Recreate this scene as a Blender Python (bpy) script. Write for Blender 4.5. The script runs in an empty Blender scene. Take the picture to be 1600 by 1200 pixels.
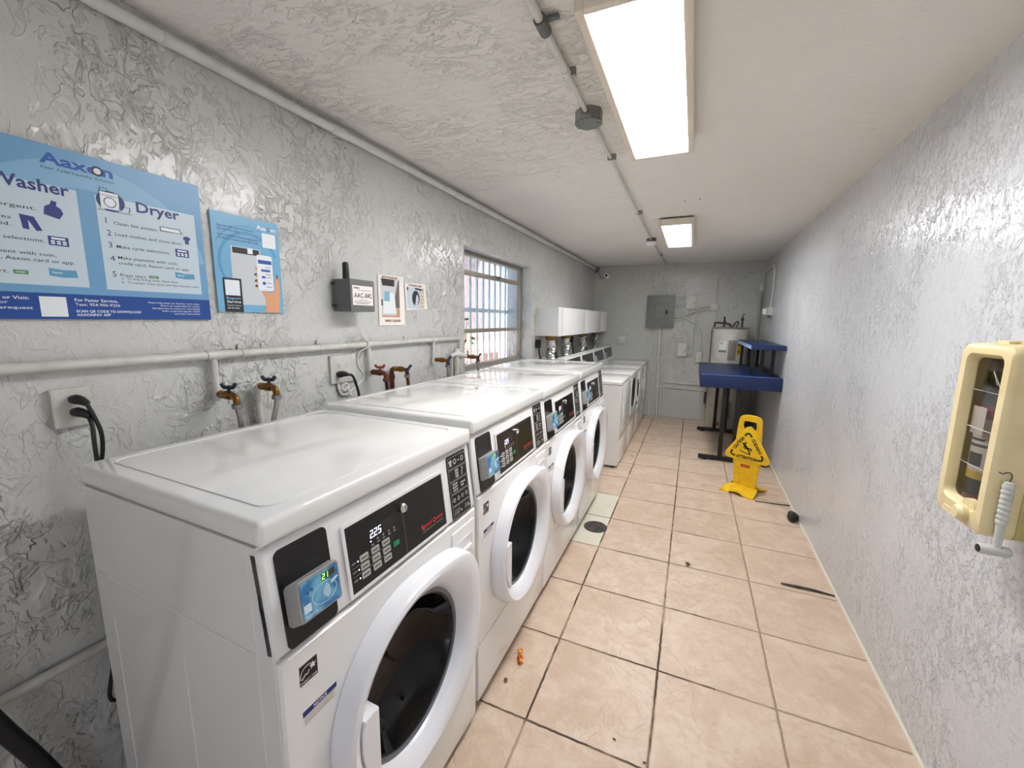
import bpy, bmesh, math, random
from mathutils import Vector, Matrix
random.seed(7)
S = bpy.context.scene
COL = S.collection
PI = math.pi

# ------------------------------------------------------------------ camera
def make_camera():
    f, yaw, pit, roll = 642.59, .41020, .15570, .0114
    fw = Vector((-math.sin(yaw)*math.cos(pit), math.cos(yaw)*math.cos(pit), -math.sin(pit)))
    rt = Vector((math.cos(yaw), math.sin(yaw), 0)); up = rt.cross(fw)
    r2 = math.cos(roll)*rt + math.sin(roll)*up
    u2 = -math.sin(roll)*rt + math.cos(roll)*up
    cd = bpy.data.cameras.new('camera'); cd.sensor_width = 36; cd.lens = f/1600*36
    cd.clip_start = .01; cd.clip_end = 200
    c = bpy.data.objects.new('camera', cd); COL.objects.link(c)
    m = Matrix((r2, u2, -fw)).transposed().to_4x4(); m.translation = (.4421, -1.1717, 1.3947)
    c.matrix_world = m; S.camera = c
make_camera()

# ------------------------------------------------------------------ world, sun, exposure
LAMP = 24.0
SKY = .24
w = bpy.data.worlds.new('sky'); S.world = w; w.use_nodes = True
nt = w.node_tree
sk = nt.nodes.new('ShaderNodeTexSky'); sk.sky_type = 'NISHITA'
sk.sun_elevation = math.radians(62); sk.sun_rotation = math.radians(100); sk.sun_disc = False
sk.dust_density = 2.0
nt.links.new(sk.outputs[0], nt.nodes['Background'].inputs[0])
nt.nodes['Background'].inputs[1].default_value = SKY
sd = bpy.data.lights.new('sun', 'SUN'); sd.energy = 9.0; sd.angle = math.radians(.6)
so = bpy.data.objects.new('sun', sd); COL.objects.link(so)
so.rotation_euler = (math.radians(8), math.radians(28), 0)     # high, from the +x side of the building
S.view_settings.view_transform = 'Standard'; S.view_settings.look = 'None'
S.view_settings.gamma = 1; S.view_settings.use_curve_mapping = False
S.view_settings.exposure = 0.70

# ------------------------------------------------------------------ materials
def lin(r, g, b):
    f = lambda c: (c/255/12.92) if c/255 <= .04045 else ((c/255+.055)/1.055)**2.4
    return (f(r), f(g), f(b), 1)
MATS = {}
def mat(name, rgb=(200, 200, 200), rough=.5, metal=0, emit=0, spec=.5, coat=0):
    if name in MATS: return MATS[name]
    m = bpy.data.materials.new(name); m.use_nodes = True
    b = m.node_tree.nodes['Principled BSDF']
    b.inputs['Base Color'].default_value = lin(*rgb)
    b.inputs['Roughness'].default_value = rough
    b.inputs['Metallic'].default_value = metal
    b.inputs['Specular IOR Level'].default_value = spec
    b.inputs['Coat Weight'].default_value = coat
    if emit:
        b.inputs['Emission Color'].default_value = lin(*rgb)
        b.inputs['Emission Strength'].default_value = emit
    MATS[name] = m
    return m
class N:
    """tiny node helper"""
    def __init__(s, m): s.m = m; s.t = m.node_tree; s.b = s.t.nodes['Principled BSDF']
    def n(s, kind, **kw):
        x = s.t.nodes.new(kind)
        for k, v in kw.items():
            if k in ('i',):
                for a, val in v.items(): x.inputs[a].default_value = val
            else: setattr(x, k, v)
        return x
    def l(s, a, b): s.t.links.new(a, b)
    def math(s, op, a, b=None, c=None):
        x = s.n('ShaderNodeMath', operation=op)
        for i, v in enumerate((a, b, c)):
            if v is None: continue
            if isinstance(v, (int, float)): x.inputs[i].default_value = v
            else: s.l(v, x.inputs[i])
        return x.outputs[0]
    def ramp(s, v, lo, hi):
        x = s.n('ShaderNodeMapRange', interpolation_type='SMOOTHSTEP'); s.l(v, x.inputs[0])
        x.inputs[1].default_value = lo; x.inputs[2].default_value = hi
        return x.outputs[0]
    def noise(s, vec, scale, detail=3, rough=.5, dist=0):
        x = s.n('ShaderNodeTexNoise'); s.l(vec, x.inputs['Vector'])
        x.inputs['Scale'].default_value = scale; x.inputs['Detail'].default_value = detail
        x.inputs['Roughness'].default_value = rough; x.inputs['Distortion'].default_value = dist
        return x.outputs[0]
    def mixc(s, f, a, b):
        x = s.n('ShaderNodeMix', data_type='RGBA')
        if isinstance(f, (int, float)): x.inputs[0].default_value = f
        else: s.l(f, x.inputs[0])
        for i, v in ((6, a), (7, b)):
            if isinstance(v, tuple): x.inputs[i].default_value = v
            else: s.l(v, x.inputs[i])
        return x.outputs[2]
    def coords(s, scale=(1, 1, 1), loc=(0, 0, 0)):
        tc = s.n('ShaderNodeTexCoord'); mp = s.n('ShaderNodeMapping')
        mp.inputs['Scale'].default_value = scale; mp.inputs['Location'].default_value = loc
        s.l(tc.outputs['Object'], mp.inputs[0]); return mp.outputs[0]
    def bump(s, h, dist, strength=1, normal=None):
        x = s.n('ShaderNodeBump'); x.inputs['Distance'].default_value = dist
        x.inputs['Strength'].default_value = strength; s.l(h, x.inputs['Height'])
        if normal: s.l(normal, x.inputs['Normal'])
        return x.outputs[0]

def trowel(name, rgb, rough, scale, stretch=(1, 1, 1), dist=.004, cover=.5, spec=.5, fine=.0006, worn=None):
    """painted skip-trowel plaster: thin overlapping blotches with crisp torn edges"""
    m = mat(name, rgb, rough, spec=spec); k = N(m)
    h = None
    for i, (sc, th, wgt, dd) in enumerate(((1, cover, 1, .7), (1.6, cover+.03, .85, .8), (2.7, cover+.04, .6, .7))):
        v = k.coords(stretch, (i*3.7, i*1.3, i*5.1))
        n = k.noise(v, scale*sc, 3.2, .52, dd)
        # a torn lip: steep on the open side, feathering back into the coat
        r = k.math('MULTIPLY', k.ramp(n, th-.004, th+.012), k.math('SUBTRACT', 1, k.math('MULTIPLY', k.ramp(n, th+.015, th+.11), .85)))
        seg = k.ramp(k.noise(k.coords(stretch, (i*2.1+7, i*4.4, i*1.9+3)), scale*.9*sc, 2, .5), .44, .58)
        r = k.math('MULTIPLY', k.math('MULTIPLY', r, seg), wgt)
        h = r if h is None else k.math('ADD', h, r)
    # texture comes and goes in patches, as when the knife misses places
    patch = k.ramp(k.noise(k.coords((1, 1, 1), (9, 2, 4)), 2.6, 2, .5), .40, .58)
    h = k.math('MULTIPLY', h, k.math('ADD', k.math('MULTIPLY', patch, .8), .2))
    if worn:                                                   # the plasterer's texture thins out towards one side
        sp = k.n('ShaderNodeSeparateXYZ'); k.l(k.coords(), sp.inputs[0])
        fade = k.math('MULTIPLY', k.ramp(sp.outputs[0], worn[1], worn[0]), k.ramp(sp.outputs[1], worn[3], worn[2]))
        h = k.math('MULTIPLY', h, k.math('ADD', k.math('MULTIPLY', fade, .93), .07))
    b = k.bump(h, dist)
    b = k.bump(k.noise(k.coords(stretch, (2, 2, 2)), scale*4, 2, .5), fine, 1, b)
    k.l(b, k.b.inputs['Normal'])
    g = k.noise(k.coords((1, 1, 1), (5, 5, 5)), 1.7, 4, .6)
    k.l(k.mixc(k.math('MULTIPLY', k.ramp(g, .35, .75), .35), lin(*rgb), lin(rgb[0]-14, rgb[1]-14, rgb[2]-15)), k.b.inputs['Base Color'])
    return m
M_WALL_L = trowel('paint_left_wall', (205, 205, 202), .23, 11, (1, 1, .75), .0066, .47, .65, .0011)
M_WALL_R = trowel('paint_right_wall', (221, 223, 227), .2, 24, (1, 1, .7), .0036, .50, .7, .0012)
M_WALL_B = trowel('paint_back_wall', (197, 199, 194), .27, 11, (1, 1, .8), .0035, .48, .6, .0012)
M_CEIL = trowel('paint_ceiling', (232, 229, 223), .6, 13, (.6, 1.2, 1), .0062, .48, .3, .0003, (-.05, .35, .2, 2.2))

def tile_material():
    m = mat('floor_tiles', (215, 190, 165), .38); k = N(m); T = .41
    tc = k.n('ShaderNodeTexCoord'); sp = k.n('ShaderNodeSeparateXYZ'); k.l(tc.outputs['Object'], sp.inputs[0])
    wob = k.math('MULTIPLY', k.math('SUBTRACT', k.noise(tc.outputs['Object'], 30, 2), .5), .006)
    def axis(o):
        a = k.math('DIVIDE', k.math('ADD', o, wob), T)
        fl = k.math('FLOOR', a); fr = k.math('SUBTRACT', a, fl)
        d = k.math('MULTIPLY', k.math('MINIMUM', fr, k.math('SUBTRACT', 1, fr)), T)
        return fl, d
    fx, dx = axis(sp.outputs[0]); fy, dy = axis(sp.outputs[1])
    dd = k.math('MINIMUM', dx, dy)
    tilemask = k.ramp(dd, .0028, .0052)
    cb = k.n('ShaderNodeCombineXYZ'); k.l(fx, cb.inputs[0]); k.l(fy, cb.inputs[1])
    wn = k.n('ShaderNodeTexWhiteNoise', noise_dimensions='3D'); k.l(cb.outputs[0], wn.inputs[0])
    off = k.n('ShaderNodeVectorMath', operation='MULTIPLY_ADD'); k.l(wn.outputs[1], off.inputs[0])
    off.inputs[1].default_value = (9, 9, 9); k.l(tc.outputs['Object'], off.inputs[2])
    v = off.outputs[0]
    n1 = k.noise(v, 6, 5, .62, .8); n2 = k.noise(v, 24, 5, .65, .5); n3 = k.noise(v, 90, 3, .6)
    c = k.mixc(k.ramp(n1, .3, .7), lin(202, 177, 153), lin(222, 202, 181))
    c = k.mixc(k.math('MULTIPLY', k.ramp(n2, .42, .68), .5), c, lin(196, 168, 144))
    c = k.mixc(k.math('MULTIPLY', k.ramp(n3, .55, .8), .25), c, lin(240, 222, 203))
    c = k.mixc(k.math('MULTIPLY', wn.outputs[0], .22), c, lin(221, 197, 176))
    # two replacement tiles around the drain
    x0 = k.math('COMPARE', fx, -1, .1); y0 = k.math('COMPARE', k.math('DIVIDE', fy, 1), 3.5, .6)
    pale = k.math('MULTIPLY', x0, y0)
    pc = k.mixc(k.ramp(n1, .3, .7), lin(220, 215, 194), lin(228, 223, 205))
    c = k.mixc(pale, c, pc)
    gn = k.noise(tc.outputs['Object'], 3.1, 3, .6)
    gx = k.math('MULTIPLY', k.math('GREATER_THAN', sp.outputs[0], .62), .75)
    g = k.mixc(k.math('MAXIMUM', k.ramp(gn, .45, .62), gx), lin(74, 56, 44), lin(172, 150, 124))
    k.l(k.mixc(tilemask, g, c), k.b.inputs['Base Color'])
    k.l(k.math('ADD', k.math('MULTIPLY', k.math('SUBTRACT', 1, tilemask), .4), k.math('ADD', .3, k.math('MULTIPLY', n2, .22))), k.b.inputs['Roughness'])
    sl = k.ramp(k.noise(v, 5, 3, .5, 2.2), .47, .53)
    b = k.bump(k.ramp(dd, .002, .009), .002)
    b = k.bump(k.math('MULTIPLY', sl, k.math('SUBTRACT', 1, pale)), .0012, 1, b)
    b = k.bump(n2, .0008, 1, b)
    k.l(b, k.b.inputs['Normal'])
    return m
M_TILE = tile_material()

def soft_noise_mat(name, rgb, rgb2, rough, scale=20, metal=0, bump=0, spec=.5):
    m = mat(name, rgb, rough, metal, spec=spec); k = N(m)
    n = k.noise(k.coords(), scale, 4, .6)
    k.l(k.mixc(k.ramp(n, .4, .65), lin(*rgb), lin(*rgb2)), k.b.inputs['Base Color'])
    if bump: k.l(k.bump(n, bump), k.b.inputs['Normal'])
    return m
M_ENAMEL = mat('white_enamel', (235, 234, 231), .09, coat=.3)
M_PLASTIC_W = mat('white_plastic', (232, 231, 230), .28)
M_WHITE_DOOR = mat('door_white', (236, 235, 238), .22)
M_BLACK = mat('gloss_black', (14, 13, 12), .22)
M_BLACKM = mat('matt_black', (16, 16, 16), .55)
M_RUBBER = mat('rubber', (22, 22, 23), .5)
M_GREY_PL = soft_noise_mat('reader_grey', (150, 149, 147), (158, 157, 154), .42, 60)
M_GREY_BOX = mat('router_grey', (96, 97, 97), .4)
M_PANEL_GREY = mat('panel_grey', (112, 118, 114), .45)
M_CHROME = mat('chrome', (215, 213, 208), .18, 1)
M_STEEL = mat('steel', (150, 150, 148), .35, 1)
M_BRASS = soft_noise_mat('brass', (150, 112, 60), (112, 82, 44), .35, 120, 1)
M_COPPER = soft_noise_mat('old_copper', (112, 60, 40), (84, 44, 32), .5, 60, .4)
M_PIPE = soft_noise_mat('painted_pipe', (206, 204, 198), (194, 191, 184), .35, 14)
M_CONDUIT = soft_noise_mat('painted_conduit', (212, 213, 208), (202, 203, 198), .4, 14)
M_FOIL = mat('foil', (225, 225, 224), .22, 1)
M_BLUE = mat('table_blue', (9, 36, 84), .4)
M_SHELF_REFLECTION = mat('painted_reflection', (150, 176, 216), .35)  # pale colour imitating light reflected off the blue shelf edge
M_TANK = soft_noise_mat('tank_white', (216, 215, 205), (205, 203, 192), .35, 6)
M_TAUPE = mat('taupe', (150, 140, 134), .45)
M_YELLOW = soft_noise_mat('sign_yellow', (246, 202, 26), (234, 186, 30), .42, 22)
M_CREAM = soft_noise_mat('cream_plastic', (236, 219, 172), (228, 208, 158), .35, 8)
M_OLIVE = soft_noise_mat('aged_yellow_plastic', (198, 184, 120), (188, 172, 106), .45, 6)
M_RED = mat('red_paint', (150, 18, 22), .3)
M_REDHANDLE = mat('faded_red', (150, 66, 50), .5)
M_HANDLE = mat('dark_blue_plastic', (22, 30, 58), .4)
M_ALU = mat('window_aluminium', (150, 143, 132), .45, .3)
M_WHITEPAINT = mat('white_paint', (240, 240, 240), .5)
M_PAPER = mat('paper', (240, 232, 226), .7)
M_LAMP = mat('lamp_diffuser', (250, 250, 251), .5, emit=LAMP)
M_LAMPFRAME = mat('lamp_frame', (226, 214, 198), .5)
M_CORK = mat('duct_collar', (146, 110, 66), .7)

def glass_mat(name, tint, rough=.02, ior=1.45):
    m = bpy.data.materials.new(name); m.use_nodes = True; t = m.node_tree
    for n in list(t.nodes):
        if n.type != 'OUTPUT_MATERIAL': t.nodes.remove(n)
    tr = t.nodes.new('ShaderNodeBsdfTransparent'); tr.inputs[0].default_value = tint
    gl = t.nodes.new('ShaderNodeBsdfGlossy'); gl.inputs['Roughness'].default_value = rough
    lw = t.nodes.new('ShaderNodeLayerWeight'); lw.inputs[0].default_value = .5
    pw = t.nodes.new('ShaderNodeMath'); pw.operation = 'POWER'; pw.inputs[1].default_value = 5; t.links.new(lw.outputs['Facing'], pw.inputs[0])
    fr = t.nodes.new('ShaderNodeMath'); fr.operation = 'MULTIPLY_ADD'; fr.inputs[1].default_value = .9; fr.inputs[2].default_value = .04
    t.links.new(pw.outputs[0], fr.inputs[0])
    mx = t.nodes.new('ShaderNodeMixShader')
    t.links.new(fr.outputs[0], mx.inputs[0]); t.links.new(tr.outputs[0], mx.inputs[1]); t.links.new(gl.outputs[0], mx.inputs[2])
    t.links.new(mx.outputs[0], t.nodes['Material Output'].inputs[0]); MATS[name] = m
    return m
M_DARKGLASS = glass_mat('door_glass', (.16, .16, .17, 1), .03)
M_GLASS = glass_mat('window_glass', (.84, .91, .96, 1), .02)
M_ACRYLIC = glass_mat('case_window', (.85, .84, .82, 1), .05)

# ------------------------------------------------------------------ mesh builder
class MB:
    def __init__(s): s.b = bmesh.new()
    def quad(s, *ps):
        return s.b.faces.new([s.b.verts.new(p) for p in ps])
    def box(s, x0, y0, z0, x1, y1, z1, bev=0, seg=2):
        vs = [s.b.verts.new(p) for p in ((x0, y0, z0), (x1, y0, z0), (x1, y1, z0), (x0, y1, z0), (x0, y0, z1), (x1, y0, z1), (x1, y1, z1), (x0, y1, z1))]
        fs = [s.b.faces.new([vs[i] for i in q]) for q in ((0, 3, 2, 1), (4, 5, 6, 7), (0, 1, 5, 4), (1, 2, 6, 5), (2, 3, 7, 6), (3, 0, 4, 7))]
        if bev:
            es = list({e for f in fs for e in f.edges})
            bmesh.ops.bevel(s.b, geom=es, offset=bev, segments=seg, profile=.6, affect='EDGES', clamp_overlap=True)
        return s
    def hull(s, loops, cap=True, closed=True):
        """skin equal-length loops of points one after another"""
        L = [[s.b.verts.new(p) for p in lp] for lp in loops]
        n = len(L[0])
        for a, c in zip(L, L[1:]):
            for i in range(n if closed else n-1):
                j = (i+1) % n
                try: s.b.faces.new((a[i], a[j], c[j], c[i]))
                except ValueError: pass
        if cap and closed:
            s.b.faces.new(list(reversed(L[0]))); s.b.faces.new(L[-1])
        return s
    def prism(s, pts, d0, d1, axis='x', bev=0):
        """polygon of (u, w) extruded along an axis; x: (u,w)=(y,z)  y: (x,z)  z: (x,y)"""
        f = {'x': lambda u, w, d: (d, u, w), 'y': lambda u, w, d: (u, d, w), 'z': lambda u, w, d: (u, w, d)}[axis]
        n0 = set(s.b.edges)
        s.hull([[f(u, w, d0) for u, w in pts], [f(u, w, d1) for u, w in pts]])
        if bev:
            top = [e for e in s.b.edges if e not in n0 and all(abs({'x': v.co.x, 'y': v.co.y, 'z': v.co.z}[axis]-d1) < 1e-6 for v in e.verts)]
            bmesh.ops.bevel(s.b, geom=top, offset=bev, segments=2, profile=.6, affect='EDGES', clamp_overlap=True)
        return s
    def tube(s, pts, r, n=10, smooth=0, cap=True):
        pts = [Vector(p) for p in pts]
        n0 = len(pts)
        if smooth: pts = catmull(pts, smooth)
        rr = r if isinstance(r, (list, tuple)) else [r]*n0
        if len(rr) != len(pts):                                # spread the given radii along the smoothed path
            rr = [rr[min(n0-1, int(x))]*(1-x % 1)+rr[min(n0-1, int(x)+1)]*(x % 1) for x in (k*(n0-1)/(len(pts)-1) for k in range(len(pts)))]
        loops = []; t0 = (pts[1]-pts[0]).normalized()
        nx = t0.orthogonal().normalized()
        for i, p in enumerate(pts):
            if i == 0: t = t0
            elif i == len(pts)-1: t = (p-pts[i-1]).normalized()
            else: t = ((p-pts[i-1]).normalized()+(pts[i+1]-p).normalized()).normalized()
            nx = (nx-t*nx.dot(t)).normalized(); ny = t.cross(nx)
            loops.append([p+(nx*math.cos(a)+ny*math.sin(a))*rr[i] for a in (2*PI*k/n for k in range(n))])
        return s.hull(loops, cap)
    def lathe(s, prof, o=(0, 0, 0), axis='z', n=24, cap=True):
        """profile of (radius, height)"""
        loops = []
        for r, h in prof:
            lp = []
            for k in range(n):
                a = 2*PI*k/n; c, q = r*math.cos(a), r*math.sin(a)
                d = {'z': (c, q, h), 'x': (h, c, q), 'y': (q, h, c)}[axis]
                lp.append((o[0]+d[0], o[1]+d[1], o[2]+d[2]))
            loops.append(lp)
        return s.hull(loops, cap)
    def text(s, string, M, h=None, w=None, bold=0, shear=0, align='LEFT', ext=.0002):
        """flat lettering: x right, y up in its own frame, placed by matrix M; h = cap height, w = total width"""
        me = text_mesh(string, bold, shear)
        xs = [v.co.x for v in me.vertices]
        if not xs: return s
        x0, x1 = min(xs), max(xs)
        sy = (h or .01)/.70
        sx = (w/(x1-x0)) if w else sy
        if not h and w: sy = sx
        ox = {'LEFT': x0, 'CENTER': (x0+x1)/2, 'RIGHT': x1}[align]
        vs = [s.b.verts.new(M @ Vector(((v.co.x-ox)*sx, v.co.y*sy, 0))) for v in me.vertices]
        for p in me.polygons:
            try: s.b.faces.new([vs[i] for i in p.vertices])
            except ValueError: pass
        return s
    def build(s, name, m, parent=None, smooth=True, loc=None, rot=None):
        bmesh.ops.recalc_face_normals(s.b, faces=s.b.faces)
        me = bpy.data.meshes.new(name); s.b.to_mesh(me); s.b.free()
        me.materials.append(m)
        if smooth:
            me.polygons.foreach_set('use_smooth', [True]*len(me.polygons))
            try: me.set_sharp_from_angle(angle=math.radians(38))
            except Exception: pass
        o = bpy.data.objects.new(name, me); COL.objects.link(o)
        if parent is not None: o.parent = parent
        if loc: o.location = loc
        if rot: o.rotation_euler = rot
        return o
def catmull(p, n):
    q = [p[0]*2-p[1]]+p+[p[-1]*2-p[-2]]; out = []
    for i in range(1, len(q)-2):
        a, b, c, d = q[i-1:i+3]
        for k in range(n):
            t = k/n
            out.append(.5*((2*b)+(c-a)*t+(2*a-5*b+4*c-d)*t*t+(3*b-a-3*c+d)*t**3))
    out.append(p[-1]); return out
_TXT = {}
def text_mesh(string, bold, shear):
    k = (string, bold, shear)
    if k in _TXT: return _TXT[k]
    cu = bpy.data.curves.new('lettering', 'FONT'); cu.body = string; cu.size = 1
    cu.resolution_u = 2; cu.offset = bold; cu.shear = shear; cu.fill_mode = 'FRONT'
    o = bpy.data.objects.new('lettering', cu); COL.objects.link(o)
    bpy.context.view_layer.update()
    me = bpy.data.meshes.new_from_object(o.evaluated_get(bpy.context.evaluated_depsgraph_get()))
    bpy.data.objects.remove(o); bpy.data.curves.remove(cu)
    _TXT[k] = me; return me
def frame(o, right, up):
    """matrix with x = right, y = up, origin o"""
    r = Vector(right).normalized(); u = Vector(up).normalized(); n = r.cross(u)
    m = Matrix((r, u, n)).transposed().to_4x4(); m.translation = Vector(o); return m
def PX(x, y, z): return frame((x, y, z), (0, 1, 0), (0, 0, 1))       # lettering on a surface that faces +x
def rrect(u0, w0, u1, w1, r, n=4):
    pts = []
    for cx, cy, a0 in ((u1-r, w1-r, 0), (u0+r, w1-r, 90), (u0+r, w0+r, 180), (u1-r, w0+r, 270)):
        for k in range(n+1):
            a = math.radians(a0+90*k/n); pts.append((cx+r*math.cos(a), cy+r*math.sin(a)))
    return pts
def ell(cu, cw, ru, rw=None, n=24, a0=0, a1=360):
    rw = rw or ru; full = abs(a1-a0) >= 360
    return [(cu+ru*math.cos(math.radians(a0+(a1-a0)*k/(n if full else n-1))), cw+rw*math.sin(math.radians(a0+(a1-a0)*k/(n if full else n-1)))) for k in range(n)]
def ring2d(mb, cu, cw, r0, r1, d0, d1, n=28, a0=0, a1=360, axis='x', sq=1):
    f = {'x': lambda u, w, d: (d, u, w), 'y': lambda u, w, d: (u, d, w), 'z': lambda u, w, d: (u, w, d)}[axis]
    full = abs(a1-a0) >= 360; L = []
    for k in range(n if full else n+1):
        a = math.radians(a0+(a1-a0)*k/n); c, s_ = math.cos(a), math.sin(a)*sq
        L.append([f(cu+r0*c, cw+r0*s_, d0), f(cu+r1*c, cw+r1*s_, d0), f(cu+r1*c, cw+r1*s_, d1), f(cu+r0*c, cw+r0*s_, d1)])
    if full: L.append(L[0]); mb.hull(L, cap=False)
    else: mb.hull(L)
    bmesh.ops.remove_doubles(mb.b, verts=mb.b.verts, dist=1e-6)
    return mb
SEG = {'0': 'abcdef', '1': 'bc', '2': 'abged', '5': 'afgcd', '9': 'abfgcd'}
def led(mb, ch, u, w, uw, wh, d, t=None):
    t = t or uw*.2; g = t*.35
    R = {'a': (0, wh-t, uw, wh), 'd': (0, 0, uw, t), 'g': (0, wh/2-t/2, uw, wh/2+t/2), 'b': (uw-t, wh/2, uw, wh), 'c': (uw-t, 0, uw, wh/2), 'f': (0, wh/2, t, wh), 'e': (0, 0, t, wh/2)}
    sl = .12
    for s_ in SEG[ch]:
        a, b, c, e = R[s_]; a += g*.4; c -= g*.4; b += g*.3; e -= g*.3
        mb.quad((d, u+a+b*sl, w+b), (d, u+c+b*sl, w+b), (d, u+c+e*sl, w+e), (d, u+a+e*sl, w+e))
# ------------------------------------------------------------------ tagging
def tag(o, label=None, cat=None, group=None, kind=None):
    if label: o['label'] = label
    if cat: o['category'] = cat
    if group: o['group'] = group
    if kind: o['kind'] = kind
    return o
def thing(name, label, cat, loc=(0, 0, 0), rz=0, group=None):
    o = bpy.data.objects.new(name, None); COL.objects.link(o)
    o.empty_display_size = .05; o.location = loc; o.rotation_euler = (0, 0, rz)
    return tag(o, label, cat, group)
KIDS = {}
def copy_tree(o, parent=None):
    c = o.copy(); COL.objects.link(c); c.parent = parent
    for ch in [x for x in bpy.data.objects if x.parent == o]: copy_tree(ch, c)
    return c
def struct(o): o['kind'] = 'structure'; return o

# ================================================================== THE ROOM
XL, YB, HC, YF = -.97, 5.16, 2.19, -2.2
wr = lambda y: 1.21+.0097*y
struct(MB().box(-1.2, YF, -.1, 1.5, YB+.15, 0).build('floor', M_TILE))
struct(MB().box(-1.25, YF-.15, HC, 1.6, YB+.2, HC+.25).build('ceiling', M_CEIL))
struct(MB().box(-1.2, YB, 0, 1.5, YB+.2, HC).build('wall_back', M_WALL_B))
mb = MB(); mb.prism([(wr(YF), YF), (1.5, YF), (1.5, YB), (wr(YB), YB)], 0, HC, 'z'); struct(mb.build('wall_right', M_WALL_R))
# left wall with the window opening
WY0, WY1, WZ0, WZ1 = 1.262, 2.507, 1.005, 1.872
mb = MB()
X0 = -1.22
for (a, b, c, d) in ((YF, 0, WY0, HC), (WY1, 0, YB, HC), (WY0, 0, WY1, WZ0), (WY0, WZ1, WY1, HC)):
    mb.box(X0, a, b, XL, c, d)
bmesh.ops.remove_doubles(mb.b, verts=mb.b.verts, dist=1e-5)
struct(mb.build('wall_left', M_WALL_L))
# wall behind the photographer with an assumed, unseen doorway, sized for the daylight it lets in
mb = MB()
for (a, b, c, d) in ((-1.2, 0, .22, HC), (.95, 0, 1.4, HC), (.22, 2.04, .95, HC)):
    mb.box(a, YF-.15, b, c, YF, d)
struct(mb.build('wall_front', M_WALL_R))
mb = MB()
mb.box(.18, YF-.17, 0, .24, YF+.015, 2.06, .004).box(.93, YF-.17, 0, .99, YF+.015, 2.06, .004).box(.24, YF-.17, 2.0, .93, YF+.015, 2.06, .004)
struct(mb.build('trim_1', M_WHITEPAINT))
# pale caulk line along the right wall
mb = MB()
mb.hull([[(wr(y)+.004, y, 0), (wr(y)-.011, y, 0), (wr(y)-.008, y, .008), (wr(y)+.004, y, .013)] for y in (YF, YB)])
struct(mb.build('baseboard_right', mat('caulk', (222, 214, 196), .5)))
mb = MB(); mb.box(-.05, YB-.009, 0, 1.27, YB, .009)
struct(mb.build('baseboard_back', mat('caulk2', (170, 166, 158), .5)))

# ---- window
def window():
    x0, x1 = -1.105, -1.065
    f = MB()
    f.box(x0, WY0, WZ0+.02, x1, WY0+.025, WZ1-.017, .003).box(x0, WY1-.03, WZ0+.02, x1, WY1, WZ1-.017, .003)
    f.box(x0, WY0, WZ1-.028, x1, WY1, WZ1-.001, .003)
    f.box(x0-.01, WY0, WZ0+.002, x1+.005, WY1, WZ0+.05, .003)
    fo = f.build('window_1', M_ALU); struct(fo)
    r = MB()
    r.box(x0+.005, WY0+.025, 1.708, x1-.004, WY1-.03, 1.742, .003)
    r.box(x0+.005, WY0+.025, 1.292, x1-.004, WY1-.03, 1.322, .003)
    struct(r.build('sash_rail', M_ALU, fo))
    g = MB()
    g.box(x0+.016, WY0+.02, 1.74, x0+.020, WY1-.02, WZ1-.02)
    g.box(x0+.016, WY0+.02, 1.32, x0+.020, WY1-.02, 1.71)
    struct(g.build('pane', M_GLASS, fo))
    l = MB(); l.box(x1-.005, 1.93, 1.735, x1+.012, 2.0, 1.742, .002).box(x1+.002, 1.99, 1.722, x1+.016, 2.01, 1.742, .002)
    struct(l.build('latch', M_STEEL, fo))
window()
mb = MB()                                                   # sill, painted
mb.box(-1.065, WY0, WZ0, XL+.004, WY1, WZ0+.012, .003)
struct(mb.build('trim_2', mat('sill_paint', (208, 214, 222), .35)))

# ---- outside the window
t = thing('window_grille', 'white welded security bars outside the window', 'window bars', (-1.2, 1.88, .95))
y = 1.30
k = 0
while y < 2.62:
    MB().box(-.008, y-1.88-.011, 0, .008, y-1.88+.011, .98, .003).build('bar', M_WHITEPAINT, t); y += .112; k += 1
for z in (.04, .50, .94):
    MB().box(-.018, -.66, z, -.008, .74, z+.032, .002).build('crossbar', M_WHITEPAINT, t)
mb = MB(); mb.box(-9, -12, -.3, 9, 14, -.1); struct(mb.build('ground', mat('pavement', (196, 190, 180), .8)))
t = thing('garden_wall', 'pale pink block wall across the yard outside the window', 'wall', (-4.2, 3.5, -.1))
mb = MB(); mb.box(-.1, -5, 0, .1, 8, 2.6, .01); mb.build('wall_body', soft_noise_mat('pink_wall', (240, 232, 229), (232, 222, 218), .8, 3), t)
mb = MB(); mb.box(-.14, -5, 2.6, .14, 8, 2.7, .01); mb.build('coping', M_WHITEPAINT, t)
t = thing('brick_pier', 'pinkish brick pier at the right edge of the window view', 'pier', (-2.2, 3.75, -.1))
mb = MB(); mb.box(-.16, -.2, 0, .16, .3, 2.3, .01); mb.build('pier_body', soft_noise_mat('pier_brick', (222, 192, 182), (204, 168, 158), .8, 18), t)
mb = MB(); mb.box(-.2, -.24, 2.3, .2, .34, 2.38, .01); mb.build('pier_cap', M_WHITEPAINT, t)
M_LEAF = soft_noise_mat('leaf', (52, 84, 34), (120, 150, 66), .5, 9)
M_STEM = mat('stem', (96, 78, 56), .7)
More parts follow.
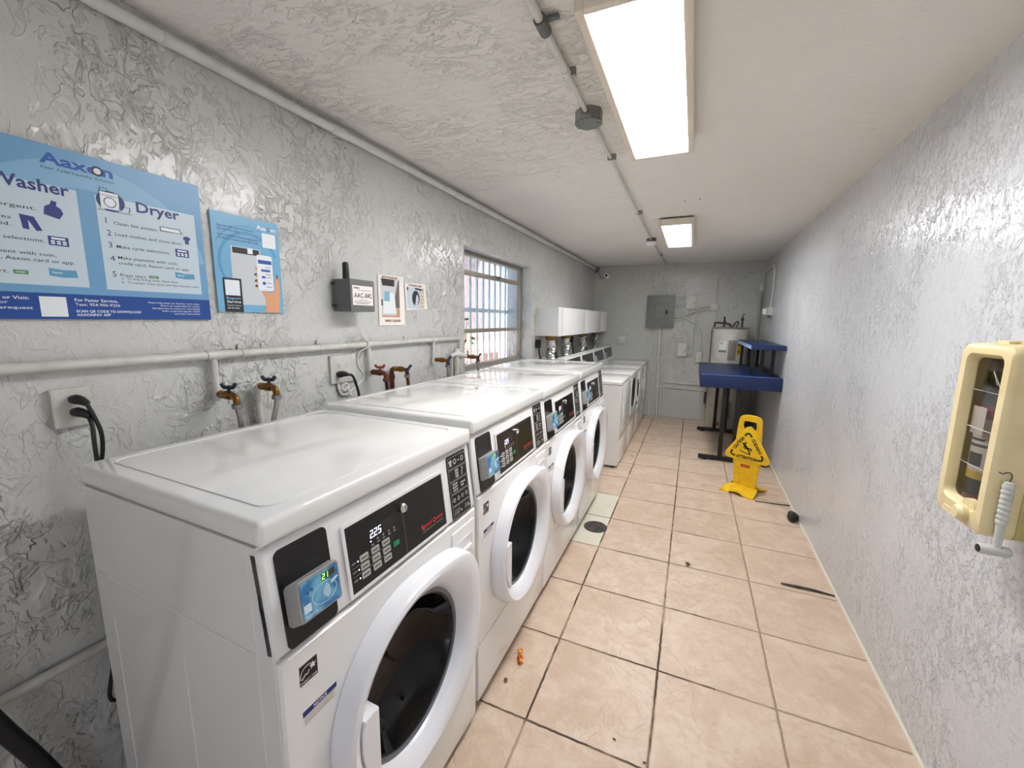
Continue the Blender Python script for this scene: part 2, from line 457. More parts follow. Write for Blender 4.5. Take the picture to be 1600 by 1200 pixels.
for i, (px, py, h, n, lab) in enumerate(((-2.0, 2.35, 1.45, 60, 'leafy shrub at the left of the window view'), (-2.15, 2.85, 1.5, 70, 'leafy shrub in the middle of the window view'), (-2.6, 3.35, 1.75, 70, 'taller leafy shrub behind the window bars, farthest right'))):
    t = thing('garden_shrub', lab, 'shrub', (px, py, -.1), 0, 'shrubs outside the window')
    st = MB(); lf = MB(); rng = random.Random(i)
    for s_ in range(5):
        a = rng.uniform(0, 6.28); tip = Vector((math.cos(a)*.25, math.sin(a)*.3, h*rng.uniform(.8, 1)))
        st.tube([(0, 0, 0), tip*.5+Vector((0, 0, .1)), tip], [.012, .009, .004], 6)
        for k in range(n//5):
            p = tip*rng.uniform(.45, 1.02)+Vector((rng.gauss(0, .05), rng.gauss(0, .05), rng.gauss(0, .04)))
            d = Vector((rng.gauss(0, 1), rng.gauss(0, 1), rng.gauss(.1, .6))).normalized(); q = d.orthogonal().normalized()
            q.rotate(Matrix.Rotation(rng.uniform(0, 6), 3, d)); L = rng.uniform(.05, .1); W = L*.28
            lf.hull([[p, p, p], [p+d*L*.35+q*W, p+d*L*.4+Vector((0, 0, .006)), p+d*L*.35-q*W], [p+d*L*.7+q*W*.7, p+d*L*.72, p+d*L*.7-q*W*.7], [p+d*L, p+d*L, p+d*L]], cap=False, closed=False)
    bmesh.ops.remove_doubles(lf.b, verts=lf.b.verts, dist=1e-5)
    st.build('stem', M_STEM, t); lf.build('foliage', M_LEAF, t)

# ================================================================== CEILING LIGHTS
def ceiling_light(lab, x, y, w_, l_):
    t = thing('ceiling_light', lab, 'ceiling light', (x, y, HC), 0, 'surface-mounted LED panel lights')
    h = .062
    f = MB(); b = .022
    f.box(-w_/2, -l_/2, -h, -w_/2+b, l_/2, -.012, .003).box(w_/2-b, -l_/2, -h, w_/2, l_/2, -.012, .003)
    f.box(-w_/2+b, -l_/2, -h, w_/2-b, -l_/2+b, -.012, .003).box(-w_/2+b, l_/2-b, -h, w_/2-b, l_/2, -.012, .003)
    f.build('frame', M_LAMPFRAME, t)
    c = MB(); c.box(-w_/2+.004, -l_/2+.004, -.0125, w_/2-.004, l_/2-.004, -.010).box(-w_/2+.05, -l_/2+.05, -.010, w_/2-.05, l_/2-.05, 0); c.build('mounting_plate', M_BLACKM, t)  # black back plate, widened to block lamp light leaking above the frame
    i = MB(); i.box(-w_/2+b-.002, -l_/2+b-.002, -h+.006, w_/2-b+.002, l_/2-b+.002, -.014); i.build('diffuser', M_LAMP, t)
ceiling_light('near ceiling light, large bright panel cut by the top edge', .255, .42, .265, 1.02)
ceiling_light('far small-looking ceiling light towards the back wall', .262, 2.90, .255, 1.06)

# ================================================================== WASHERS
SLANT = math.atan2(.026, .205)
WW, WD = .683, .645
def on_fascia(o):                                            # parts drawn flat on the sloped fascia
    o.location = (-.003, 0, .80); o.rotation_euler = (0, -SLANT, 0); return o
def door_outline(th, R, ext):
    """washer door: round on the left, squarer towards the hinge side"""
    c, s_ = math.cos(th), math.sin(th)
    n = 2.0
    if c > 0: n = 2.0+(1.5 if s_ > 0 else .9)*min(1, c*1.6)
    k = (abs(c)**n+abs(s_)**n)**(-1/n)
    return R*k*c*(1+(ext if c > 0 else 0)*min(1, c*1.5)), R*k*s_
def make_washer():
    t = thing('washing_machine', '', 'washing machine', (0, 0, 0), 0, 'white front-load washers')
    # cabinet: closed box with a sloped upper front, open for the door
    CY, CZ, RH, R = .346, .503, .200, .252
    c = MB(); x0 = -WD
    side = [(x0, .03), (-.012, .03), (-.012, .80), (-.036, 1.008), (x0, 1.008)]
    for a, b in ((0, .012), (WW-.012, WW)): c.prism(side, a, b, 'y')
    c.box(x0, .012, .03, x0+.01, WW-.012, 1.008); c.box(x0, .012, .03, -.012, WW-.012, .04)
    c.build('cabinet', M_ENAMEL, t)
    for y in (0, WW):
        sm = MB(); e0, e1 = (y-.0012, y) if y == 0 else (y, y+.0012)
        sm.box(-.058, e0, .04, -.0555, e1, 1.0).box(x0+.02, e0, .797, -.058, e1, .7995).box(-.30, e0, .10, -.298, e1, .70).box(x0+.06, e0, .10, x0+.062, e1, .70)
        sm.build('side_seam', M_PLASTIC_W, t)
    # front panel with the round hole
    p = MB(); n = 48; z0, z1 = .255, .797
    def edge(th):
        dx, dz = math.cos(th), math.sin(th); k = 9
        for lim, comp in ((WW-.002-CY, dx), (-(CY-.002), dx)):
            if abs(comp) > 1e-6 and lim/comp > 0: k = min(k, lim/comp)
        for lim in (z1-CZ, z0-CZ):
            if abs(dz) > 1e-6 and lim/dz > 0: k = min(k, lim/dz)
        return CY+k*dx, CZ+k*dz
    ang = sorted([2*PI*i/n for i in range(n)]+[math.atan2(b, a) % (2*PI) for a in (WW-.002-CY, -(CY-.002)) for b in (z1-CZ, z0-CZ)])
    rings = []
    for th in ang:
        e = edge(th); ci = (CY+(RH+.025)*math.cos(th), CZ+(RH+.025)*math.sin(th))
        em = (e[0]+(ci[0]-e[0])*.03, e[1]+(ci[1]-e[1])*.03)
        rings.append([(-.014, *e), (-.005, *e), (0, *em), (0, *ci), (-.014, *ci)])
    rings.append(rings[0]); p.hull(rings, cap=False); bmesh.ops.remove_doubles(p.b, verts=p.b.verts, dist=1e-6)
    fp = p.build('front_panel', M_ENAMEL, t)
    s_ = MB(); s_.box(-.02, .002, .035, 0, WW-.002, .25, .005); s_.build('service_panel', M_ENAMEL, t)
    # fascia
    f = MB(); f.box(-.03, 0, .003, 0, WW, .207, .009, 3); on_fascia(f.build('control_fascia', M_PLASTIC_W, t))
    # raised edge around the display panel
    def frame2(mb, a, b, r0, c_, d_, r1, dep):
        P0 = rrect(*a, r0); P1 = rrect(*b, r1)
        mb.hull([[(0, *q) for q in P0], [(dep, *q) for q in P0], [(dep, *q) for q in P1], [(0, *q) for q in P1]], cap=False)
    # black reader plate
    b = MB(); b.prism(rrect(.024, .006, .134, .192, .012), 0, .002); on_fascia(b.build('reader_plate', M_BLACK, t))
    # card reader
    rd = MB()
    base = rrect(.031, .044, .135, .122, .008); top = rrect(.036, .052, .128, .130, .007)
    rd.hull([[(.002, *k) for k in base], [(.007, *k) for k in base], [(.027, *k) for k in top], [(.030, *((k[0]-.082)*.97+.082, (k[1]-.091)*.97+.091)) for k in top]])
    ro = on_fascia(rd.build('card_reader', M_GREY_PL, t))
    scr = MB(); scr.prism(rrect(.0415, .0565, .1235, .1255, .003), .0302, .0312)
    sc = scr.build('reader_screen', M_SCREEN, ro)
    D = .0312; du, dw = -.0145, .0195
    wv = MB()
    for i, r in enumerate((.005, .009, .013, .017)): ring2d(wv, .098+du, .066+dw, r-.0011, r+.0011, D, D+.0003, 10, -50, 50)
    ring2d(wv, .104+du, .066+dw, .0262, .0272, D, D+.0002, 28, sq=.72)
    wv.prism([(.118+du, .078+dw), (.134+du, .084+dw), (.137+du, .079+dw), (.121+du, .073+dw)], D, D+.0002)
    wv.text('Aaxon', PX(D+.0002, .0440, .0590), .007, .026, .01)
    wv.prism(rrect(.0440, .0690, .0590, .0840, .001), D, D+.0002)
    wv.build('reader_print', mat('print_pale', (206, 226, 238), .5), ro)
    dk = MB(); dk.prism(rrect(.101+du, .088+dw, .132+du, .1015+dw, .001), D, D+.0002)
    for u, w_ in ((.070, .083), (.079, .0855), (.133, .083)): dk.prism(ell(u+du, w_+dw, .0020, n=10), D, D+.0002)
    dk.build('reader_window', mat('window_dark', (52, 58, 52), .4), ro)
    dg = MB(); led(dg, '2', .102+du, .0895+dw, .0058, .0105, D+.0004, .0014); led(dg, '1', .109+du, .0895+dw, .0058, .0105, D+.0004, .0014)
    dg.build('reader_digits', mat('led_green', (150, 255, 90), .5, emit=2.2), ro)
    # display panel
    fr = MB(); frame2(fr, (.166, .010, .529, .172), (.174, .017, .522, .164), .006, 0, 0, .002, .004); on_fascia(fr.build('display_bezel', M_PLASTIC_W, t))
    dp = MB(); dp.prism(rrect(.173, .016, .523, .165, .002), 0, .0018); do = on_fascia(dp.build('display_panel', M_BLACK, t))
    e = .0022
    kb = MB()
    for r in range(3):
        for c_ in range(3):
            u = .204+c_*.034; w_ = .074-r*.019-(.004 if False else 0); kb.prism(rrect(u, w_, u+.024, w_+.014, .002), .0018, .0035)
    kb.build('keypad', mat('key_grey', (176, 174, 168), .5), do)
    kt = MB()
    for r, row in enumerate((('Normal', 'Perm', 'Delic'), ('Warm', 'Hot', 'Cold'), ('Extra', 'Rinse', 'Soil'))):
        for c_, tx in enumerate(row): kt.prism(rrect(.207+c_*.034, .0795-r*.019, .225+c_*.034, .0825-r*.019, .0012), .0035, .0037)
    kt.build('key_marking', mat('ink_dark', (60, 58, 55), .6), do)
    gb = MB(); gb.prism(rrect(.306, .056, .327, .068, .002), .0018, .0035); gb.build('start_button', mat('start_green', (20, 128, 84), .5), do)
    px = MB()
    for i, ch in enumerate('225'): led(px, ch, .240+i*.0128, .110, .0095, .0175, e, .0024)
    px.prism(ell(.2515, .111, .0012, n=8), e-.0002, e)
    px.prism(ell(.241, .1035, .0018, n=8), e-.0002, e)
    for r in range(3): px.prism(ell(.1985, .080-r*.019, .0018, n=8), e-.0002, e)
    px.build('price_digits', mat('led_white', (225, 228, 255), .5, emit=1.6), do)
    gw = MB(); gw.prism(rrect(.280, .110, .318, .134, .001), .0018, .002); gw.build('display_window', mat('window_black', (30, 30, 30), .35), do)
    lg = MB(); lg.text('Speed Queen', PX(e, .414, .048), .011, .095, .015); lg.build('maker_lettering', mat('print_red', (214, 54, 38), .5), do)
    l2 = MB(); l2.text('Commercial Washer', PX(e, .418, .037), .0065, .090, .004)
    for i in range(5): l2.prism(rrect(.241+i*.018, .092, .249+i*.018, .096, .001), e-.0002, e)
    for i in range(4): l2.prism(rrect(.259+i*.018, .099, .265+i*.018, .104, .001), e-.0002, e)
    for r in range(3): l2.prism(rrect(.181, .079-r*.019, .193, .082-r*.019, .001), e-.0002, e)
    for w_ in (.0705, .0515): l2.box(e-.0002, .181, w_, e, .29, w_+.0009)
    l2.box(e-.0002, .350, .022, e, .3508, .122)
    l2.build('panel_print', mat('print_grey', (128, 128, 126), .5), do)
    lk = MB(); lk.lathe([(.0115, .0018), (.0115, .010), (.009, .013), (.006, .013), (.006, .010), (0.0001, .010)], (0, .350, .136), 'x', 20)
    lk.build('lock', M_CHROME, do)
    # instruction plate
    ip = MB(); ip.prism(rrect(.556, .006, .658, .198, .006), 0, .0018); io = on_fascia(ip.build('instruction_plate', M_BLACK, t))
    pc = MB()
    for i in range(5):
        w0 = .0095+i*.037
        P0 = rrect(.560, w0, .654, w0+.0345, .004); P1 = [((u-.607)*.984+.607, (w_-w0-.01725)*.95+w0+.01725) for u, w_ in P0]
        pc.hull([[(.0019, *q) for q in P0], [(.0021, *q) for q in P0], [(.0021, *q) for q in P1], [(.0019, *q) for q in P1]], cap=False)
    z4 = .0095+4*.037
    pc.prism([(.568, z4+.009), (.568, z4+.022), (.565, z4+.020), (.564, z4+.024), (.571, z4+.027), (.577, z4+.027), (.584, z4+.024), (.583, z4+.020), (.580, z4+.022), (.580, z4+.009)], .0019, .0021)
    ring2d(pc, .597, z4+.018, .005, .008, .0019, .0021, 14); ring2d(pc, .637, z4+.018, .005, .008, .0019, .0021, 14)
    pc.prism(rrect(.612, z4+.016, .622, z4+.019, .001), .0019, .0021)
    z3 = z4-.037
    for a in range(2):
        for b_ in range(3): pc.prism(rrect(.594+a*.009, z3+.005+b_*.009, .601+a*.009, z3+.012+b_*.009, .001), .0019, .0021)
    pc.tube([(.002, .626, z3+.006), (.002, .630, z3+.02), (.002, .634, z3+.027), (.002, .627, z3+.028)], .0016, 5)
    z2 = z3-.037
    for a in range(3):
        for b_ in range(3): pc.prism(ell(.577+a*.009, z2+.008+b_*.009, .0036, n=8), .0019, .0021)
    for a in range(3):
        for b_ in range(2):
            if not (a == 2 and b_ == 0): pc.prism(ell(.620+a*.009, z2+.011+b_*.009, .0036, n=8), .0019, .0021)
    z1_ = z2-.037
    for i in range(4): ring2d(pc, .574+i*.022, z1_+.017, .004, .0062, .0019, .0021, 12)
    z0_ = z1_-.037
    for i in range(4): pc.tube([(.002, .566+i*.008, z0_+.008), (.002, .572+i*.008, z0_+.026)], .0011, 4)
    for i in range(3): pc.tube([(.002, .624+i*.008, z0_+.010), (.002, .628+i*.008, z0_+.024)], .0011, 4)
    for u in (.605, .647): pc.prism(ell(u, z0_+.014, .0035, n=10), .0019, .0022)
    pc.build('pictograms', mat('print_white', (176, 176, 172), .5), io)
    # detergent drawer / dispenser door
    d = MB(); d.prism(rrect(.540, .662, .668, .772, .008), 0, .005, bev=.002)
    do2 = d.build('dispenser_drawer', M_PLASTIC_W, t)
    g = MB()
    P0 = rrect(.565, .680, .650, .735, .012); P1 = [((u-.607)*.72+.612, (w_-.7075)*.55+.700) for u, w_ in P0]
    g.hull([[(.005, *q) for q in P0], [(.0075, *q) for q in P0], [(.0058, *q) for q in P1], [(.0052, *q) for q in P1]], cap=False)
    g.prism(rrect(.572, .683, .645, .700, .006), .005, .012, bev=.003)
    g.build('drawer_grip', M_WHITE_DOOR, do2)
    # stickers
    es = MB(); es.prism(rrect(.038, .722, .076, .762, .0005), 0, .0006); eo = es.build('energy_sticker', M_BLACKM, t)
    ep = MB(); ring2d(ep, .055, .740, .0150, .0162, .0006, .0008, 20, 20, 200)
    star = [(.066+.008*(1 if i % 2 == 0 else .45)*math.cos(PI/2+i*PI/5), .748+.008*(1 if i % 2 == 0 else .45)*math.sin(PI/2+i*PI/5)) for i in range(10)]
    ep.hull([[(.0007, *star[i]) for i in range(10)], [(.0008, *star[i]) for i in range(10)]])
    ep.tube([(.0008, .042, .734), (.0008, .050, .741), (.0008, .053, .738), (.0008, .058, .744)], .0009, 4)
    ep.text('ENERGY STAR', PX(.0008, .0395, .7245), .004, .035, .01)
    ep.build('energy_print', M_PAPER, eo)
    ns = MB(); ns.prism(rrect(.038, .636, .116, .668, .0004), 0, .0006); no = ns.build('notice_sticker', M_PAPER, t)
    nb = MB(); nb.box(.0006, .0384, .656, .0008, .1156, .6677); nb.build('notice_band', mat('notice_blue', (36, 44, 110), .5), no)
    nx = MB(); nx.text('NOTICE', PX(.001, .077, .6585), .007, .030, .02, align='CENTER'); nx.build('notice_word', M_WHITEPAINT, no)
    nl = MB()
    for i in range(5): nl.box(.0006, .041, .6525-i*.0033, .0008, .112-(.006*(i % 2)), .6533-i*.0033)
    nl.build('notice_lines', mat('ink_grey', (90, 90, 100), .6), no)
    # lid
    l = MB(); l.box(-WD-.012, -.001, 1.009, -.018, WW+.001, 1.056, .012, 3)
    lo = l.build('lid', M_ENAMEL, t)
    r = MB()
    P0 = [(x, y) for x, y in rrect(-WD+.03, .040, -.058, WW-.040, .03)]; P1 = [((x+.36)*.985-.36+.001, (y-.3415)*.985+.3415) for x, y in P0]
    r.hull([[(x, y, 1.0555) for x, y in P0], [(x, y, 1.0583) for x, y in [((a+.36)*.994-.36, (b_-.3415)*.994+.3415) for a, b_ in P0]], [(x, y, 1.0562) for x, y in P1]], cap=False)
    r.build('lid_bead', M_ENAMEL, lo)
    # feet
    for u, x in ((.06, -.06), (WW-.06, -.06), (.06, -WD+.06), (WW-.06, -WD+.06)):
        q = MB(); q.lathe([(.022, 0), (.022, .012), (.010, .014), (.010, .07)], (x, u, 0), 'z', 14); q.build('foot', M_RUBBER, t)
    # plinth shadow gap
    # door
    dr = MB(); n = 64; rings = []
    for i in range(n):
        th = 2*PI*i/n; ou, ow = door_outline(th, R, .12); ro_ = math.hypot(ou, ow); a = math.atan2(ow, ou)
        cu, sw = math.cos(a), math.sin(a); lp = []
        for r_, out in ((RH-.006, .002), (RH-.003, .018), (RH+.006, .032), (RH+.024, .047), (ro_-.014, .053), (ro_-.004, .049), (ro_, .041), (ro_+.003, .001)):
            lp.append((out, CY+r_*cu, CZ+r_*sw))
        rings.append(lp)
    rings.append(rings[0]); dr.hull(rings, cap=False); bmesh.ops.remove_doubles(dr.b, verts=dr.b.verts, dist=1e-6)
    door = dr.build('door', M_WHITE_DOOR, t)
    hd = MB()
    arc = [(CY+(RH+.010)*math.cos(math.radians(a)), CZ+(RH+.010)*math.sin(math.radians(a))) for a in range(164, 222, 6)]
    pts = arc+[(CY-.160, CZ-.118), (CY-.160, CZ+.056), (CY-.176, CZ+.058)]
    hd.prism(pts, .010, .044, 'x', .004)
    hd.build('door_handle', M_WHITE_DOOR, door)
    gk = MB(); ring2d(gk, CY, CZ, RH-.016, RH-.002, .004, .012, 48); gk.build('glass_rim', mat('rim_grey', (92, 98, 104), .25), door)
    gl = MB(); gl.lathe([(RH-.010, .010), (RH-.022, .006), (RH-.045, -.035), (RH-.075, -.07), (.05, -.088)], (0, CY, CZ), 'x', 40, cap=False); gl.b.faces.new([gl.b.verts.new((-.088, u, w_)) for u, w_ in ell(CY, CZ, .05, n=40)]); bmesh.ops.remove_doubles(gl.b, verts=gl.b.verts, dist=1e-6); gl.build('glass', M_DARKGLASS, door)
    dm = MB(); dm.lathe([(RH+.02, -.012), (RH-.004, -.02), (RH-.006, -.06), (RH+.06, -.07), (RH+.06, -.42), (.10, -.43)], (0, CY, CZ), 'x', 40, cap=False); dm.b.faces.new([dm.b.verts.new((-.43, u, w_)) for u, w_ in ell(CY, CZ, .10, n=40)]); bmesh.ops.remove_doubles(dm.b, verts=dm.b.verts, dist=1e-6)
    for a in (.5, 2.6, 4.7):
        dm.hull([[(x, CY+(RH+.058)*math.cos(a+da), CZ+(RH+.058)*math.sin(a+da)) if k != 1 else (x, CY+(RH+.01)*math.cos(a), CZ+(RH+.01)*math.sin(a)) for k, da in ((0, -.14), (1, 0), (2, .14))] for x in (-.09, -.41)])
    dm.build('drum', mat('drum', (34, 34, 36), .35, .6), t)
    return t
def screen_mat():
    m = mat('reader_blue', (66, 142, 190), .25); k = N(m)
    n = k.noise(k.coords(), 28, 2, .4, .6)
    k.l(k.mixc(k.ramp(n, .38, .62), lin(44, 116, 172), lin(116, 178, 206)), k.b.inputs['Base Color']); return m
M_SCREEN = screen_mat()
washer = make_washer()
wl = ['white front-load washer nearest the camera, beneath the large blue poster',
      'second white front-load washer from the camera, red candy wrapper by its foot',
      'third white front-load washer from the camera, between second washer and drain',
      'fourth white front-load washer, last before the row of lower dryers']
spots = [(-.172, -.758, -.022, 0), (-.160, -.054, 0, .018), (-.160, .634, 0, .014), (-.158, 1.326, 0, .020)]
for i, (x, y, a, dz) in enumerate(spots):                    # each levelled on its screw feet, the far ones a little higher
    o = washer if i == 0 else copy_tree(washer)
    o.location = (x, y, dz); o.rotation_euler = (0, 0, a); o['label'] = wl[i]
    for ch in [c for c in bpy.data.objects if c.parent == o and c.name.startswith('foot')]: ch.location.z = -dz

# ================================================================== DRYERS
DW, DD, DH = .617, .63, .835
def make_dryer(opened):
    t = thing('clothes_dryer', '', 'dryer', (0, 0, 0), 0, 'white dryers with rear consoles')
    c = MB()
    CY, CZ = .355, .585
    hu, hw = .175, .170                                      # half size of the loading opening
    c.box(-DD, 0, .025, -DD+.008, DW, DH-.035); c.box(-DD+.008, 0, .025, -.012, .008, DH-.035); c.box(-DD+.008, DW-.008, .025, -.012, DW, DH-.035)
    c.box(-DD+.008, .008, .025, -.012, DW-.008, .033)
    c.build('cabinet', M_ENAMEL, t)
    p = MB(); n = 40
    outer = rrect(.001, .262, DW-.001, DH-.037, .003, 9); inner = rrect(CY-hu, CZ-hw, CY+hu, CZ+hw, .11, 9)
    p.hull([[(-.012, *q) for q in outer], [(-.002, *q) for q in outer], [(0, *((q[0]-CY)*.992+CY, (q[1]-CZ)*.992+CZ)) for q in outer], [(0, *q) for q in inner], [(-.008, *q) for q in inner]], cap=False)
    p.build('front_panel', M_ENAMEL, t)
    s_ = MB(); s_.box(-.014, .001, .028, 0, DW-.001, .257, .004); s_.build('service_panel', M_ENAMEL, t)
    d = MB(); d.box(-DD-.004, -.001, DH-.032, .006, DW+.001, DH, .008, 3); d.build('deck', M_ENAMEL, t)
    dk = MB(); dk.hull([[(-.55, *q) for q in inner], [(-.008, *q) for q in inner]], cap=False); dk.prism(inner, -.555, -.55); dk.build('drum', mat('dryer_drum', (48, 52, 52), .4, .4), t)
    # console along the back
    b = MB(); b.prism([(-DD-.01, DH-.002), (-DD+.115, DH-.002), (-DD+.112, DH+.025), (-DD+.085, DH+.178), (-DD+.075, DH+.185), (-DD-.01, DH+.185)], .004, DW-.004, 'y')
    co = b.build('console', M_PLASTIC_W, t)
    sl = math.atan2(.027, .153)
    q = MB(); q.prism(rrect(.05, .012, DW-.04, .148, .004), .0, .0015)
    q.build('console_panel', mat('console_black', (26, 26, 25), .3), co, loc=(-DD+.1122, 0, DH+.025), rot=(0, -sl, 0))
    q = MB(); q.text('Speed Queen', PX(.0018, .44, .03), .010, .09, .01); q.build('maker_lettering', mat('print_red'), co, loc=(-DD+.1122, 0, DH+.025), rot=(0, -sl, 0))
    q = MB(); q.prism(rrect(-.012, .0, .062, .088, .006), .0, .03, 'x', .004); q.build('card_reader', M_GREY_PL, t, loc=(-DD+.1122, 0, DH+.03), rot=(0, -sl, 0))
    q = MB(); q.prism(rrect(.0, .01, .055, .072, .003), .0301, .031); q.build('reader_screen', M_SCREEN, t, loc=(-DD+.1122, 0, DH+.03), rot=(0, -sl, 0))
    st = MB(); st.box(-.25, .25, DH+.0002, -.235, .30, DH+.0008); st.build('maker_badge', mat('badge', (120, 120, 118), .4), t)
    for u, x in ((.05, -.05), (DW-.05, -.05), (.05, -DD+.05), (DW-.05, -DD+.05)):
        f = MB(); f.lathe([(.02, 0), (.02, .01), (.009, .012), (.009, .03)], (x, u, 0), 'z', 12); f.build('foot', M_RUBBER, t)
    # door: a panel hinged on its right-hand edge
    a0, a1, b0, b1 = .105, DW-.018, .330, .790
    dm = MB(); o_ = rrect(a0-a1, b0, 0, b1, .022, 5)
    dm.hull([[(.002, *k) for k in o_], [(.007, *k) for k in o_], [(.008, *((k[0]-(a0-a1)/2)*.99+(a0-a1)/2, (k[1]-CZ)*.99+CZ)) for k in o_]])
    do = dm.build('door', M_ENAMEL, t, loc=(.002, a1, 0))
    g = MB(); g.prism(rrect(a0-a1+.012, .475, a0-a1+.045, .625, .012), .008, .014, 'x', .003); g.build('door_handle', M_PLASTIC_W, do)
    ins = MB(); i_ = rrect(a0-a1+.07, CZ-.145, -.07, CZ+.145, .10, 8)
    ins.hull([[(.002, *k) for k in i_], [(-.035, *((k[0]-(a0-a1)/2)*.9+(a0-a1)/2, (k[1]-CZ)*.9+CZ)) for k in i_]]); ins.build('door_liner', M_BLACK, do)
    if opened:
        hg = MB(); hg.box(-.002, a1+.002, .40, .02, a1+.014, .44, .002).box(-.002, a1+.002, .66, .02, a1+.014, .70, .002); hg.build('hinge', M_STEEL, t)
        do.rotation_euler = (0, 0, -opened)
    return t
dl = ['white dryer nearest the washers, recessed door handle on its closed front', 'second white dryer in the row, its door swung open',
      'third white dryer in the row, behind the open dryer door', 'last white dryer, standing against the back wall']
closed = make_dryer(0); opened = make_dryer(math.radians(166))
for i, o in enumerate((closed, opened, copy_tree(closed), copy_tree(closed))):
    o.location = (-.128, 2.665+i*.62, 0); o['label'] = dl[i]

# ---- boxed vent cover on the wall over the dryers, with four foil ducts
t = thing('vent_cover_box', 'long white boxed vent cover on the wall above the dryers', 'cover box', (XL, 2.635, 1.24))
CL = 2.42
MB().box(0, 0, 0, .215, .012, .275, .002).build('end_panel', M_PLASTIC_W, t)
MB().box(0, CL-.012, 0, .215, CL, .275, .002).build('end_panel', M_PLASTIC_W, t)
MB().box(0, .012, .263, .215, CL-.012, .275, .002).build('top_panel', M_PLASTIC_W, t)
MB().box(0, .012, 0, .215, CL-.012, .012, .002).build('bottom_panel', M_PLASTIC_W, t)
for a, b in ((0, .155), (.159, 1.08), (1.083, 1.98), (1.983, CL)):
    MB().box(.215, a, -.002, .231, b, .277, .003).build('front_panel', M_PLASTIC_W, t)
for i, (y, lab) in enumerate(((2.80, 'silver foil duct nearest the window, under the vent box'), (3.33, 'second silver foil duct from the window'), (4.09, 'third silver foil duct from the window'), (4.86, 'silver foil duct nearest the back wall'))):
    t = thing('dryer_duct', lab, 'duct', (-.862, y, .80), 0, 'foil ducts behind the dryers')
    r = random.Random(i); prof = [(.045, 0)]
    z = 0
    lo = []
    nseg = 36
    for k in range(nseg+1):
        zz = .40*k/nseg; rr = .050+.0042*(1 if k % 2 else -1)
        lo.append([((rr+r.gauss(0, .0022))*math.cos(a)+.006*math.sin(k*.5+i), (rr+r.gauss(0, .0022))*math.sin(a), zz+.003*math.sin(a*2+k)) for a in (2*PI*j/18 for j in range(18))])
    m_ = MB(); m_.hull(lo); m_.build('duct_hose', M_FOIL, t)
    m_ = MB(); m_.lathe([(.054, .40), (.057, .403), (.057, .442), (.05, .444)], (0, 0, 0), 'z', 20); m_.build('duct_collar', M_CORK, t)
for i, (y, lab) in enumerate(((2.66, 'black dryer plug and cord left of the first foil duct'), (3.17, 'black dryer plug and cord between first and second foil ducts'), (3.88, 'black dryer plug and cord between second and third foil ducts'), (4.58, 'black dryer plug and cord between third and last foil ducts'))):
    t = thing('power_cord', lab, 'power cord', (XL, y, 1.12), 0, 'dryer power cords')
    MB().box(0, -.028, 0, .045, .028, .08, .008).build('plug', M_RUBBER, t)
    MB().tube([(.03, 0, .01), (.036, .006, -.06), (.05, .02, -.16), (.05, .02, -.30)], .008, 8, 5).build('cord', M_RUBBER, t)

# ================================================================== LEFT WALL: POSTERS
def flat(mb, pts, x): mb.b.faces.new([mb.b.verts.new((x, u, w_)) for u, w_ in pts]); return mb
def fbox(mb, u0, w0, u1, w1, x): return flat(mb, [(u0, w0), (u1, w0), (u1, w1), (u0, w1)], x)
M_PB = mat('poster_blue', (112, 164, 206), .32)
M_PB2 = mat('poster_blue_pale', (134, 182, 216), .32)
M_PNAVY = mat('poster_navy', (24, 74, 152), .32)
M_PPANEL = mat('poster_panel', (202, 218, 230), .32)
M_INKN = mat('ink_navy', (44, 60, 130), .4)
M_INKB = mat('ink_blue', (34, 92, 176), .4)
M_INKK = mat('ink_black', (40, 44, 54), .4)
M_INKW = mat('ink_white', (236, 242, 248), .4)
def fring(mb, cu, cw, r0, r1, x, n=32, d0=0, d1=360):
    for i in range(n):
        a, b = math.radians(d0+(d1-d0)*i/n), math.radians(d0+(d1-d0)*(i+1)/n)
        flat(mb, [(cu+r0*math.cos(a), cw+r0*math.sin(a)), (cu+r1*math.cos(a), cw+r1*math.sin(a)), (cu+r1*math.cos(b), cw+r1*math.sin(b)), (cu+r0*math.cos(b), cw+r0*math.sin(b))], x)
def sloped(u0, u1, w0, w1): return [(u0, w0), (u1, w0), (u1, w1), (u0, w1)]
